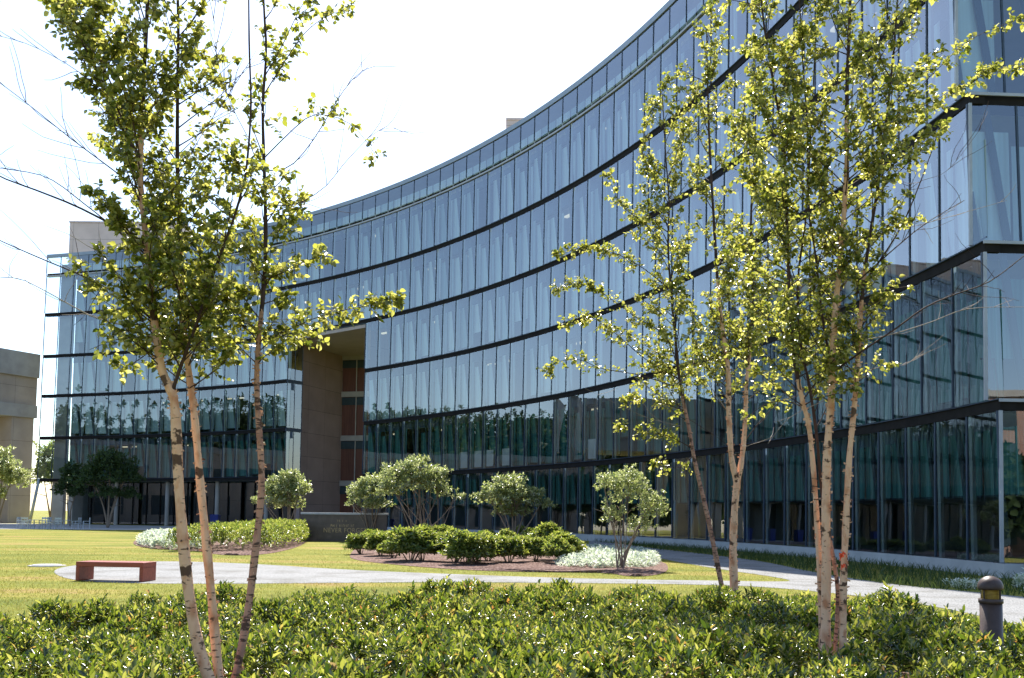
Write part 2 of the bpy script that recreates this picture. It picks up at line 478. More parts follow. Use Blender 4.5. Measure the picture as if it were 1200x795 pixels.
def leaves_mesh(name, pos, d, nrm, L, Wd, mat, fold=0.18, curl=0.12):
    """each leaf: two folded quads, base - shoulders - tip"""
    n = len(pos)
    d = unit(d); side = unit(np.cross(d, nrm)); up = np.cross(side, d)
    L = np.asarray(L)[:, None]; Wd = np.asarray(Wd)[:, None]
    b0 = pos
    tip = pos + d * L - up * L * curl
    l1 = pos + d * L * 0.30 + side * Wd * 0.46 + up * Wd * fold
    l2 = pos + d * L * 0.66 + side * Wd * 0.40 + up * (Wd * fold - L * curl * 0.4)
    r1 = pos + d * L * 0.30 - side * Wd * 0.46 + up * Wd * fold
    r2 = pos + d * L * 0.66 - side * Wd * 0.40 + up * (Wd * fold - L * curl * 0.4)
    v = np.stack([b0, l1, l2, tip, r2, r1], 1).reshape(-1, 3).astype(np.float32)
    base = (np.arange(n) * 6)[:, None]
    f = np.concatenate([base + np.array([[0, 1, 2, 3]]), base + np.array([[0, 3, 4, 5]])], 1).reshape(-1).astype(np.int32)
    me = bpy.data.meshes.new(name)
    me.vertices.add(n * 6); me.vertices.foreach_set('co', v.ravel())
    me.loops.add(n * 8); me.loops.foreach_set('vertex_index', f)
    me.polygons.add(n * 2)
    me.polygons.foreach_set('loop_start', (np.arange(n * 2) * 4).astype(np.int32))
    me.update(calc_edges=True)
    me.materials.append(mat)
    return me


def blades_mesh(name, pos, hgt, wid, lean, mat):
    n = len(pos)
    a = rng.uniform(0, 2 * PI, n)
    sx = np.stack([np.cos(a), np.sin(a), np.zeros(n)], 1) * (wid / 2)[:, None]
    b2 = rng.uniform(0, 2 * PI, n)
    ln = np.stack([np.cos(b2), np.sin(b2), np.zeros(n)], 1) * (lean * hgt)[:, None]
    up = np.array([0, 0, 1.0]) * hgt[:, None]
    v = np.stack([pos - sx, pos + sx, pos + sx * 0.7 + ln * 0.4 + up * 0.6, pos - sx * 0.7 + ln * 0.4 + up * 0.6, pos + ln + up], 1)
    base = (np.arange(n) * 5)[:, None]
    f = np.concatenate([base + np.array([[0, 1, 2, 3]]), base + np.array([[3, 2, 4]])], 1).reshape(-1).astype(np.int32)
    me = bpy.data.meshes.new(name)
    me.vertices.add(n * 5); me.vertices.foreach_set('co', v.reshape(-1).astype(np.float32))
    me.loops.add(n * 7); me.loops.foreach_set('vertex_index', f)
    me.polygons.add(n * 2)
    ls = np.stack([np.arange(n) * 7, np.arange(n) * 7 + 4], 1).reshape(-1).astype(np.int32)
    me.polygons.foreach_set('loop_start', ls)
    me.update(calc_edges=True)
    me.materials.append(mat)
    return me


def shoots(pos, d, nl, L, Wd, el=(15, 75), along=0.12):
    """whorls of leaves round shoot tips -> arrays for leaves_mesh"""
    n = len(pos)
    d = unit(d)
    ref = np.where(np.abs(d[:, 2:3]) < 0.9, np.array([[0, 0, 1.0]]), np.array([[1.0, 0, 0]]))
    x = unit(np.cross(d, ref)); y = np.cross(d, x)
    PP, DD, NN, LL, WW = [], [], [], [], []
    a0 = rng.uniform(0, 2 * PI, n)
    for j in range(nl):
        a = a0 + j * 2.399 + rng.normal(0, 0.25, n)
        e = np.radians(el[0] + (el[1] - el[0]) * (j + 0.5) / nl + rng.normal(0, 9, n))
        r = x * np.cos(a)[:, None] + y * np.sin(a)[:, None]
        dd = r * np.cos(e)[:, None] + d * np.sin(e)[:, None]
        nn = d * np.cos(e)[:, None] - r * np.sin(e)[:, None]
        PP.append(pos + d * (along * (j / nl - 1.0))[..., None] if False else pos + d * (along * (j / nl - 1.0)))
        DD.append(dd); NN.append(nn)
        s = rng.uniform(0.7, 1.15, n)
        LL.append(L * s); WW.append(Wd * s)
    return np.concatenate(PP), np.concatenate(DD), np.concatenate(NN), np.concatenate(LL), np.concatenate(WW)


def poly_xy(pxs, z=0):
    return [G(x, y) for x, y in pxs]


def smooth_closed(pts, it=2):
    pts = [Vector((p[0], p[1])) for p in pts]
    for _ in range(it):
        q = []
        for i in range(len(pts)):
            a, b_ = pts[i], pts[(i + 1) % len(pts)]
            q += [a * 0.75 + b_ * 0.25, a * 0.25 + b_ * 0.75]
        pts = q
    return pts


def sheet(name, pts, z, mat):
    tri = tessellate_polygon([[Vector((p[0], p[1], 0)) for p in pts]])
    me = bpy.data.meshes.new(name)
    me.from_pydata([(p[0], p[1], z) for p in pts], [], [tuple(q) for q in tri])
    me.materials.append(mat)
    import bmesh
    bm = bmesh.new(); bm.from_mesh(me)
    for f in bm.faces:
        if f.normal.z < 0: f.normal_flip()
    bm.to_mesh(me); bm.free()
    return link(name, me)


def inside(pts, xy):
    x, y = xy[:, 0], xy[:, 1]
    r = np.zeros(len(xy), bool)
    n = len(pts)
    for i in range(n):
        x0, y0 = pts[i][0], pts[i][1]; x1, y1 = pts[(i + 1) % n][0], pts[(i + 1) % n][1]
        c = ((y0 > y) != (y1 > y)) & (x < (x1 - x0) * (y - y0) / (y1 - y0 + 1e-12) + x0)
        r ^= c
    return r


# ================================================================== SETTING
ME = 900
mb = MB(); mb.quad((-ME, -ME, 0), (ME, -ME, 0), (ME, ME, 0), (-ME, ME, 0))
tag(mb.build('lawn', M['lawn']), None, None, kind='structure')

path_px = [(60, 672), (70, 665), (110, 660.5), (189, 657.5), (300, 661), (400, 668), (550, 674), (650, 677.5), (740, 679.5), (850, 681),
           (905, 682), (932, 681.5), (905, 676), (850, 668.5), (800, 660), (765, 653), (720, 645), (690, 639),
           (690, 633), (730, 638), (770, 643.5), (840, 651), (900, 659), (957, 672), (1050, 686), (1125, 692.5), (1220, 702), (1400, 722),
           (1400, 775), (1215, 738), (1100, 711), (1010, 699), (900, 688), (800, 685), (700, 684), (600, 683), (500, 682.5), (300, 684.5), (165, 684.5), (87, 681.5)]
PATH = smooth_closed(poly_xy(path_px), 2)
tag(sheet('path', PATH, 0.006, M['path']), None, None, kind='structure')
bed1 = smooth_closed(poly_xy([(408, 650), (413, 657), (470, 663), (540, 668.5), (620, 671), (680, 671.5), (715, 672), (740, 677), (775, 674), (785, 667), (778, 658), (700, 640), (600, 628), (500, 624), (430, 630)]), 2)
bed2 = smooth_closed(poly_xy([(152, 635), (165, 643), (235, 646), (255, 651), (300, 651.5), (335, 646), (360, 637), (358, 627), (340, 619), (250, 620), (180, 625)]), 2)
patio = [(-80, 74.3), (-50, 75.5), (-30, 79.2), (-24, 81.5), (-14, 83), (-8, 79), (-4, 74.5), (1, 68.5), (8, 60), (9, 62), (-4, 80), (-16, 90), (-30, 99), (-48, 106), (-80, 106)]


def mound(name, pts, z, hgt, mat, step=0.35):
    """low heaped sheet of mulch with soft bumps"""
    xy = np.array([(p[0], p[1]) for p in pts])
    x0, y0 = xy.min(0); x1, y1 = xy.max(0)
    tri = tessellate_polygon([[Vector((p[0], p[1], 0)) for p in pts]])
    import bmesh
    bm = bmesh.new()
    vs = [bm.verts.new((p[0], p[1], 0)) for p in pts]
    for q in tri: bm.faces.new([vs[i] for i in q])
    bmesh.ops.subdivide_edges(bm, edges=[e for e in bm.edges], cuts=6, use_grid_fill=True)
    bmesh.ops.triangulate(bm, faces=bm.faces[:])
    bd = {v for e in bm.edges if e.is_boundary for v in e.verts}
    for v in bm.verts:
        v.co.z = z if v in bd else z + hgt * (0.5 + 0.35 * math.sin(v.co.x * 2.7 + 1) * math.sin(v.co.y * 1.9) + random.uniform(-0.25, 0.25))
    bmesh.ops.recalc_face_normals(bm, faces=bm.faces[:])
    if sum(f.normal.z for f in bm.faces) < 0:
        bmesh.ops.reverse_faces(bm, faces=bm.faces[:])
    me = bpy.data.meshes.new(name); bm.to_mesh(me); bm.free()
    me.materials.append(mat)
    return tag(link(name, me), None, None, kind='structure')


mound('mulch_bed', bed1, 0.012, 0.07, M['mulch'])
mound('mulch_bed', bed2, 0.012, 0.07, M['mulch'])
tag(sheet('patio', patio, 0.008, M['conc_grey']), None, None, kind='structure')

# ================================================================== GLASS BUILDING
CX, CY, R = -74.823, 22.610, 88.44
ZL = [0.40, 4.957, 9.589, 14.239, 18.684, 23.35, 27.623, 30.0]
GAP, LEAN = 0.34, 0.07
bld = empty('glass_building', (CX + R, CY, 0), 'long concave office building of blue glass with dark floor bands, seven storeys', 'building')


def A(a, r, z):
    c = rad(a)
    return Vector((CX + r * math.cos(c), CY + r * math.sin(c), z))


def arc_box(mb, r0, r1, a0, a1, z0, z1, mi=0, da=1.2, ends=True):
    n = max(1, int(round(abs(a1 - a0) / da)))
    n0 = len(mb.v)
    for i in range(n + 1):
        a = a0 + (a1 - a0) * i / n
        mb.v += [tuple(A(a, r0, z0)), tuple(A(a, r1, z0)), tuple(A(a, r1, z1)), tuple(A(a, r0, z1))]
    for i in range(n):
        k = n0 + i * 4
        for j in range(4):
            j2 = (j + 1) % 4
            mb.f.append((k + j, k + 4 + j, k + 4 + j2, k + j2)); mb.m.append(mi); mb.sm.append(False)
    if ends:
        mb.f.append((n0, n0 + 3, n0 + 2, n0 + 1)); mb.m.append(mi); mb.sm.append(False)
        k = n0 + n * 4
        mb.f.append((k, k + 1, k + 2, k + 3)); mb.m.append(mi); mb.sm.append(False)


END = [2.9, 3.3, 3.7, 4.1, 4.5, 4.9, 5.2]
PORT0, PORT1, LEFT, SOLID = 45.73, 53.0, 75.2, 73.2
DEEP = 9.0


def runs(k):
    """spans of bay boundaries for storey k"""
    out = []
    if k < 4:
        n = round((PORT0 - END[k]) / 1.2)
        out.append([END[k] + (PORT0 - END[k]) * i / n for i in range(n + 1)])
        if k > 0:
            n = round((LEFT - PORT1) / 1.2)
            out.append([PORT1 + (LEFT - PORT1) * i / n for i in range(n + 1)])
    else:
        n = round((LEFT - END[k]) / 1.2)
        out.append([END[k] + (LEFT - END[k]) * i / n for i in range(n + 1)])
    return out


def zspan(k):
    zb = ZL[k] + 0.02
    zt = ZL[k + 1] - GAP
    if k == 5: zt = ZL[6] - 0.16
    if k == 6: zb, zt = ZL[6] + 0.24, ZL[7] - 0.36
    return zb, zt


def bay_parts(k, p, q, edge=False):
    """p, q: functions (offset_outwards, z) -> point on the two sides of a bay (p = viewer's right); returns dict of MB"""
    zb, zt = zspan(k)
    lean = LEAN if k < 6 else 0.03
    d = {n: MB() for n in ('glass', 'mullion', 'post', 'fin', 'blind', 'bulkhead', 'light', 'curtain', 'sky_patch')}

    def X(u, off, z):  # u from viewer's left (0) to right (1)
        return q(off, z).lerp(p(off, z), u)
    j = [random.uniform(-0.006, 0.006) for _ in range(4)]
    d['glass'].quad(X(0, 0 + j[0], zb), X(1, 0 + j[1], zb), X(1, lean + j[2], zt), X(0, lean + j[3], zt))
    wv = (p(0, 0) - q(0, 0)).length
    hw = 0.028 / wv
    c = [X(-hw, -0.03, zb), X(hw, -0.03, zb), X(hw, 0.05, zb), X(-hw, 0.05, zb), X(-hw, lean - 0.03, zt), X(hw, lean - 0.03, zt), X(hw, lean + 0.05, zt), X(-hw, lean + 0.05, zt)]
    d['mullion'].hexa(c)
    # pale inner post behind the left mullion
    if k < 6:
        pw = 0.16 / wv
        d['post'].hexa([X(0.04, 0.07, zb), X(0.04 + pw, 0.07, zb), X(0.04 + pw, 0.17, zb), X(0.04, 0.17, zb), X(0.04, 0.07, zt), X(0.04 + pw, 0.07, zt), X(0.04 + pw, 0.17, zt), X(0.04, 0.17, zt)])
        # raked column leaning across the bay
        u0, u1 = 0.42 + random.uniform(-0.05, 0.05), 0.84 + random.uniform(-0.03, 0.03)
        fw = 0.17 / wv
        d['fin'].hexa([X(u1, 0.26, zb), X(u1 + fw, 0.26, zb), X(u1 + fw, 0.38, zb), X(u1, 0.38, zb), X(u0, 0.26, zt), X(u0 + fw, 0.26, zt), X(u0 + fw, 0.38, zt), X(u0, 0.38, zt)])
        # ceiling bulkhead behind the head of the glass, here and there a lit ceiling lamp
        H = zt - zb
        zc = zt - H * (0.15 if k else 0.10)
        d['bulkhead'].hexa([X(0, 0.56, zc), X(1, 0.56, zc), X(1, 0.9, zc), X(0, 0.9, zc), X(0, 0.56, zt + 0.03), X(1, 0.56, zt + 0.03), X(1, 0.9, zt + 0.03), X(0, 0.9, zt + 0.03)])
        if 0 < k < 6 and random.random() < 0.22:
            ul = random.uniform(0.1, 0.5)
            d['light'].hexa([X(ul, 1.45, zc - 0.24), X(ul + 0.42, 1.45, zc - 0.24), X(ul + 0.42, 1.7, zc - 0.24), X(ul, 1.7, zc - 0.24), X(ul, 1.45, zc - 0.12), X(ul + 0.42, 1.45, zc - 0.12), X(ul + 0.42, 1.7, zc - 0.12), X(ul, 1.7, zc - 0.12)])
        # roller blind
        if k == 0: z0 = 2.30
        else:
            z0 = zb + H * random.choice([0.02, 0.02, 0.03, 0.05, 0.07, 0.07, 0.02, 0.02, 0.30])
        if not (k and random.random() < 0.09):
            s0 = random.choice((0.0, 0.0, 0.03, 0.08)) if k > 1 else 0.0
            zt_b = zc if not d['light'].f else zc - 0.42
            # two lengths of pale blind with the raked column between them
            g_ = 0.022
            bl = d['curtain' if k < 2 else 'blind']
            um = lambda z: u1 + fw / 2 + (u0 - u1) * (z - zb) / H
            bl.quad(X(0.05 + s0, 0.50, z0), X(max(um(z0) - g_, 0.07 + s0), 0.50, z0), X(um(zt_b) - g_, 0.50, zt_b), X(0.05, 0.50, zt_b))
            bl.quad(X(um(z0) + g_, 0.50, z0), X(1.0, 0.50, z0), X(1.0, 0.50, zt_b), X(um(zt_b) + g_, 0.50, zt_b))
            # a thin hem rail
            d['fin'].hexa([X(0.06, 0.45, z0 - 0.05), X(1.0, 0.45, z0 - 0.05), X(1.0, 0.48, z0 - 0.05), X(0.06, 0.48, z0 - 0.05), X(0.06, 0.45, z0 - 0.004), X(1.0, 0.45, z0 - 0.004), X(1.0, 0.48, z0 - 0.004), X(0.06, 0.48, z0 - 0.004)])
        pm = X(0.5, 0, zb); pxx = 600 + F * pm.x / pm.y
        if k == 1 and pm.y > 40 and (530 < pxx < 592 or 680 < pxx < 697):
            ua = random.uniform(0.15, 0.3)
            d['sky_patch'].quad(X(ua, 0.20, zb + 0.12), X(ua + 0.5, 0.20, zb + 0.12), X(ua + 0.5, 0.20, zb + 1.35), X(ua, 0.20, zb + 1.35))  # white panel standing in for bright sky mirrored in the glass
    else:
        d['blind'].quad(X(0.05, 0.6, zb), X(0.98, 0.6, zb), X(0.98, 0.6, zb + 1.0), X(0.05, 0.6, zb + 1.0))
    return d


bays = []
for k in range(7):
    for run in runs(k):
        for i in range(len(run) - 1):
            a0, a1 = run[i], run[i + 1]
            zb, zt = zspan(k)
            mid = A((a0 + a1) / 2, R, (zb + zt) / 2)
            # on-screen area estimate
            n = Vector((-math.cos(rad((a0 + a1) / 2)), -math.sin(rad((a0 + a1) / 2)), 0))
            vd = Vector((0, 0, EYE)) - mid
            area = abs(n.dot(vd.normalized())) * (zt - zb) * 1.85 / vd.length_squared
            vis = mid.z - EYE < mid.y * 0.56
            bays.append((area if vis else 0, k, ('first' if i == 0 and a0 < 10 else a0 < SOLID - 0.6), (lambda off, z, a=a0: A(a, R + off, z)), (lambda off, z, a=a1: A(a, R + off, z))))
# end facade at the right: radial plane
NE = 6
for k in range(7):
    for i in range(NE):
        r0, r1 = R + i * 1.5, R + (i + 1) * 1.5
        tn = Vector((-math.sin(rad(END[k])), math.cos(rad(END[k])), 0))

        def fp(off, z, r=r1, k=k, tn=tn): return A(END[k], r, z) + tn * (off + 0.0)

        def fq(off, z, r=r0, k=k, tn=tn): return A(END[k], r, z) + tn * (off + 0.0)
        mid = fp(0, (ZL[k] + ZL[k + 1]) / 2)
        vis = (i < 1 and k < 4)
        bays.append((0.05 if vis else 0, k, None, fp, fq))
bays.sort(key=lambda b_: -b_[0])
ORD = ('glass', 'mullion', 'post', 'fin', 'blind', 'bulkhead', 'light', 'curtain', 'sky_patch')
NAMES = {'glass': 'window', 'mullion': 'mullion', 'post': 'inner_post', 'fin': 'raked_column', 'blind': 'blind', 'bulkhead': 'bulkhead', 'light': 'ceiling_light', 'curtain': 'curtain', 'sky_patch': 'sky_reflection_panel'}
rest = MB()
for n_, (ar, k, inner, p, q) in enumerate(bays):
    d = bay_parts(k, p, q)
    if inner in (None, 'first'):
        for key in ('bulkhead', 'light') + (('post',) if inner is None else ()): d[key] = MB()
    elif not inner:
        for key in ORD[2:]: d[key] = MB()
    if n_ < 100:
        par = d['glass'].build('window', M['glass'], bld)
        for key in ORD[1:]:
            if d[key].f:
                o = d[key].build(NAMES[key], M[key], par, world=False)
                o.matrix_parent_inverse = Matrix.Identity(4)
                # child shares the window's frame: same world coordinates
        continue
    for mi, key in enumerate(ORD):
        mbk = d[key]; n0 = len(rest.v)
        rest.v += mbk.v
        for f in mbk.f:
            rest.f.append(tuple(n0 + i for i in f)); rest.m.append(mi); rest.sm.append(False)
o = rest.build('window', [M[k_] for k_ in ORD], bld)
tag(o, 'smaller and farther windows of the same glass facade', None, kind='stuff')

# floor slabs, dark bands with pale lip, interior walls
for k in range(1, 7):
    mb = MB()
    segs = [(END[k - 1], LEFT)] if k > 3 else [(END[k - 1], PORT0), (PORT1, LEFT)]
    if k == 4: segs = [(END[3], LEFT)]
    lip = MB()
    for a0, a1 in segs:
        if k == 6:
            arc_box(mb, R + 0.16, R + 0.55, a0, a1, ZL[k] + 0.005, ZL[k] + 0.235)
        else:
            arc_box(mb, R + 0.035, R + 0.50, a0, a1, ZL[k] - GAP + 0.003, ZL[k] - 0.035)
        arc_box(lip, R - 0.03, R + 0.50, a0, a1, ZL[k] - (0.03 if k < 6 else 0.13), ZL[k] - 0.003)
    mb.build('slab_edge', M['dark_metal'], bld)
    lip.build('sill', M['alu'] if k == 6 else M['mullion'], bld)
    fl = MB()
    for a0, a1 in segs:
        b1 = min(a1, SOLID)
        if k < 4 and a0 == PORT1:
            arc_box(fl, R + 0.503, R + 2.4, a0 + 0.8, 56.3, ZL[k] - 0.30, ZL[k] - 0.05)
            a0 = 56.3
        arc_box(fl, R + 0.503, R + DEEP, a0 + 0.1, b1, ZL[k] - 0.30, ZL[k] - 0.05)
    fl.build('floor_slab', M['ceil'], bld)
# corner posts at the right end of each storey (pale aluminium) and the bands of the end facade
for k in range(7):
    zb, zt = zspan(k)
    mb = MB()
    mb.bar(A(END[k], R - 0.03, zb), A(END[k], R + 0.04, zt), 0.085, 0.085, up=Vector((0, 1, 0)))
    mb.build('corner_post', M['alu'] if k < 4 else M['mullion'], bld)
    if k > 0:
        mb = MB()
        arc_box(mb, R + 0.06, R + DEEP, END[k - 1] + 0.06, END[k - 1] + 0.5, ZL[k] - GAP + 0.006, ZL[k] - 0.04)
        mb.build('slab_edge', M['dark_metal'], bld)
        mb = MB()
        arc_box(mb, R - 0.02, R + DEEP, END[k - 1] - 0.05, END[k - 1] - 0.022, ZL[k] - 0.1, ZL[k] - 0.01)
        mb.build('sill', M['alu'], bld)
# back walls of the offices, roof, cap, plinth
mb = MB()
arc_box(mb, R + DEEP, R + DEEP + 0.3, END[0], PORT0, 0.1, 29.6, da=2.4)
arc_box(mb, R + DEEP, R + DEEP + 0.3, PORT0, PORT1, ZL[4], 29.6, da=2.4)
arc_box(mb, R + DEEP, R + DEEP + 0.3, 56.4, SOLID, 0.1, ZL[4], da=2.4)
arc_box(mb, R + DEEP, R + DEEP + 0.3, PORT1, SOLID, ZL[4], 29.6, da=2.4)
mb.build('wall', M['inwall'], bld)
mb = MB()
for a in range(10, 72, 4):   # cross walls between the offices
    z0 = ZL[4] if PORT0 < a < 57 else 0.1
    mb.quad(A(a, R + 3.5, z0), A(a, R + DEEP - 0.01, z0), A(a, R + DEEP - 0.01, 29.5), A(a, R + 3.5, 29.5))
mb.build('partition', M['inwall'], bld)
mb = MB(); arc_box(mb, R + 0.25, R + DEEP + 4, END[6], SOLID, 29.62, 29.66, da=2.4); mb.build('roof', M['conc_grey'], bld)
mb = MB(); arc_box(mb, R - 0.05, R + 0.24, END[6], LEFT, ZL[7] - 0.36, ZL[7]); mb.build('roof_cap', M['cap'], bld)
mb = MB(); arc_box(mb, R - 0.06, R + 0.5, END[0] - 0.1, PORT0, 0.0, 0.395); arc_box(mb, R + 0.51, R + DEEP, END[0] - 0.1, END[0] + 0.2, 0.0, 0.395); mb.build('plinth', M['plinth'], bld)
mb = MB(); arc_box(mb, R + 0.52, R + DEEP, END[0] + 0.25, PORT0, 0.30, 0.36, da=2.4); mb.build('ground_floor', M['inwall'], bld)
# rail posts under the top storey
for a in runs(6)[0]:
    mb = MB(); mb.bar(A(a, R + 0.02, ZL[6] - 0.01), A(a, R + 0.02, ZL[6] + 0.24), 0.06, 0.06, up=Vector((0, 1, 0)))
    mb.build('rail_post', M['alu'], bld)
# end pier behind the glass screen at the left end
mb = MB(); arc_box(mb, R + 0.9, R + 1.4, SOLID + 0.25, SOLID + 1.2, 0.0, 29.0, da=0.5); mb.build('end_pier', M['conc_grey'], bld)
mb = MB(); arc_box(mb, R + 1.4, R + DEEP, SOLID - 0.3, SOLID + 0.1, 0.0, 29.5, da=0.5); mb.build('end_wall', M['conc_grey'], bld)
# left wing: recessed dark ground floor, columns, raked end strut
mb = MB(); arc_box(mb, R + 3.0, R + 3.2, PORT1 + 1.2, SOLID, 0.02, ZL[1] - GAP, da=1.2); mb.build('shopfront', M['glass'], bld)
mb = MB()
for a in np.arange(PORT1 + 1.2, SOLID, 1.2):
    mb.bar(A(a, R + 2.95, 0.02), A(a, R + 2.95, ZL[1] - GAP), 0.08, 0.08, up=Vector((0, 1, 0)))
mb.build('shopfront_frame', M['dark_metal'], bld)
for a in (55.5, 60.0, 64.5, 69.0):
    lathe([(0.22, 0.0), (0.22, ZL[1] - GAP)], 16).build('column', M['conc_grey'], bld, world=False).location = A(a, R + 1.2, 0) - bld.location
mb = MB(); mb.tube([A(75.1, R + 0.1, ZL[1]), A(75.9, R + 0.4, 0)], [0.16, 0.16], 10); mb.build('raked_strut', M['post'], bld)
# ---- portal between wing and main block
mb = MB()
w0, w1 = Vector((-20.45, 94.9, 0)), Vector((-17.75, 102.6, 0))
dn = (w1 - w0).normalized(); sd_ = Vector((-dn.y, dn.x, 0))
pz = 17.95
mb.hexa([w0, w1, w1 + sd_ * 0.6, w0 + sd_ * 0.6, w0 + Vector((0, 0, pz)), w1 + Vector((0, 0, pz)), w1 + sd_ * 0.6 + Vector((0, 0, pz)), w0 + sd_ * 0.6 + Vector((0, 0, pz))])
mb.build('portal_wall', M['stone'], bld)
# glass return of the wing
for k in range(1, 4):
    zb, zt = zspan(k)
    g = MB(); a_, b_ = A(PORT1, R + 0.03, 0), w0.copy()
    g.quad(a_ + Vector((0, 0, zb)), b_ + Vector((0, 0, zb)), b_ + Vector((0, 0, zt)), a_ + Vector((0, 0, zt)))
    o = g.build('window', M['glass'], bld)
    o2 = MB()
    for u in (0.02, 0.5, 0.98):
        pnt = a_.lerp(b_, u); o2.bar(pnt + Vector((0, 0, zb)), pnt + Vector((0, 0, zt)), 0.06, 0.06, up=Vector((0, 1, 0)))
    o2.bar(a_ + Vector((0, 0, zb - 0.19)), b_ + Vector((0, 0, zb - 0.19)), 0.1, 0.3)
    o2.build('mullion', M['mullion'], o, world=False).matrix_parent_inverse = Matrix.Identity(4)
mb = MB()
mb.hexa([A(PORT1, R + 0.1, pz), A(PORT0, R + 0.1, pz), A(PORT0, R + 24, pz), A(60, R + 24, pz),
         A(PORT1, R + 0.1, pz + 0.3), A(PORT0, R + 0.1, pz + 0.3), A(PORT0, R + 24, pz + 0.3), A(60, R + 24, pz + 0.3)])
mb.build('soffit', M['soffit'], bld)
mb = MB()
mb.quad(A(PORT0, R + 0.04, pz + 0.31), A(PORT1, R + 0.04, pz + 0.31), A(PORT1, R + 0.04, ZL[4] - GAP), A(PORT0, R + 0.04, ZL[4] - GAP))
mb.build('soffit_fascia', M['fin'], bld)
# timber lined glazed back of the portal
b0, b1 = w1 + Vector((-2.0, 0.2, 0)), Vector((-6.0, 99.5, 0))
mb = MB(); mb.quad(b0, b1, b1 + Vector((0, 0, pz)), b0 + Vector((0, 0, pz))); mb.build('portal_back_wall', M['wood'], bld)
fr = MB(); hd = MB()
off = Vector((0, -0.12, 0))
for z in (0.2, 4.6, 9.3, 13.9, 17.8):
    fr.bar(b0 + off + Vector((0, 0, z)), b1 + off + Vector((0, 0, z)), 0.2, 0.55)
    if z > 1: hd.bar(b0 + off * 0.6 + Vector((0, 0, z - 0.72)), b1 + off * 0.6 + Vector((0, 0, z - 0.72)), 0.06, 0.8)
L_ = (b1 - b0).length
for i in range(9):
    pnt = b0.lerp(b1, i / 8) + off
    fr.bar(pnt, pnt + Vector((0, 0, pz)), 0.09, 0.12, up=Vector((0, 1, 0)))
fr.build('portal_frame', M['conc_grey'], bld)
hd.build('portal_header', M['fin'], bld)
# main block's closing wall on the portal side
mb = MB()
mb.quad(A(PORT0, R + 0.6, 0), A(PORT0, R + DEEP + 2, 0), A(PORT0, R + DEEP + 2, pz), A(PORT0, R + 0.6, pz))
mb.build('end_wall', M['stone'], bld)
mb = MB()
for a_, b_, z_ in ((A(PORT1 + 1.2, R + 3.05, 0), w0 + sd_ * 0.3, 4.6), (w1 + sd_ * 0.3, A(56.5, R + 9.15, 0), 18.0), (w0 + sd_ * 0.3, A(56.5, R + 9.15, 0), 18.0)):
    mb.quad(a_, b_, b_ + Vector((0, 0, z_)), a_ + Vector((0, 0, z_)))
mb.build('end_wall', M['inwall'], bld)
# rooftop plant rooms
def roof_box(x0, x1, y0, y1, z0, z1):
    mb = MB(); mb.box(x0, x1, y0, y1, z0, z1); mb.box(x0 - 0.08, x1 + 0.08, y0 - 0.08, y1 + 0.08, z1 + 0.003, z1 + 0.18)
    mb.build('plant_room', M['pent'], bld)
pA = P(82, 261, 116); pB = P(215, 262, 116)
roof_box(pA.x, pB.x, 116, 128, 29.67, pA.z)
pA = P(594, 141, 80); pB = P(626, 130, 80)
roof_box(pA.x, pA.x + 9, 80, 88, 29.67, pA.z)

# ================================================================== CONCRETE BUILDING (left), BRICK BUILDING (reflected)
c0 = Vector((-54.6, 112.5, 0)); ddir = Vector((-0.44, -0.90, 0)).normalized(); nn_ = Vector((0.90, -0.44, 0)).normalized()
con = empty('concrete_building', c0, 'brown cast concrete building with deep beams, left of the glass facade', 'building')


def cbox(mb, s0, s1, d0, d1, z0, z1):
    q = [c0 + ddir * s + nn_ * d_ for s, d_ in ((s0, d0), (s1, d0), (s1, d1), (s0, d1))]
    mb.hexa([v + Vector((0, 0, z0)) for v in q] + [v + Vector((0, 0, z1)) for v in q])


HB = 19.4
SE = 10.5
mb = MB(); cbox(mb, 0, SE, -9, 0.0, HB - 2.75, HB); mb.build('parapet_beam', M['conc_grey'], con)
mb = MB(); cbox(mb, 0, SE, -8.8, -0.35, HB - 5.95, HB - 2.755); mb.build('wall', M['concrete'], con)
mb = MB(); cbox(mb, 0, SE, -8.9, -0.12, HB - 7.4, HB - 5.955); mb.build('beam', M['conc_grey'], con)
for s_ in (0.2, SE - 1.2):
    mb = MB(); cbox(mb, s_, s_ + (2.8 if s_ < 1 else 1.2), -4.4, -0.4, 0, HB - 7.41); mb.build('pier', M['concrete'], con)
mb = MB(); cbox(mb, SE + 0.01, 62, -12, -0.5, 0, 10.2); mb.build('low_wing', M['concrete'], con)
mb = MB(); cbox(mb, SE + 0.012, 62.2, -12.2, -0.3, 10.203, 11.0); mb.build('low_parapet', M['conc_grey'], con)
for k_ in range(9):
    for zz in (1.0, 5.6):
        mb = MB(); cbox(mb, SE + 2 + k_ * 5.5, SE + 5.2 + k_ * 5.5, -0.52, -0.46, zz, zz + 2.6); mb.build('window', M['fin'], con)
mb = MB(); cbox(mb, 6.6, 7.2, -0.0, 0.55, HB - 2.2, HB - 1.75); mb.build('scupper', M['dark_metal'], con)

br0 = Vector((30, -34, 0))
bri = empty('brick_building', br0, 'reddish brick building mirrored in the end windows of the glass block', 'building')
mb = MB(); mb.box(24, 75, -52, -34, 0, 15.5); mb.build('wall', M['brick'], bri)
mb = MB(); mb.box(23.8, 75.2, -52.2, -33.8, 15.503, 16.1); mb.build('parapet', M['conc_grey'], bri)
for zz in (1.2, 5.0, 8.8, 12.2):
    for xx in range(27, 74, 5):
        mb = MB(); mb.box(xx, xx + 2.2, -33.99, -33.9, zz, zz + 2.0); mb.build('window', M['fin'], bri)


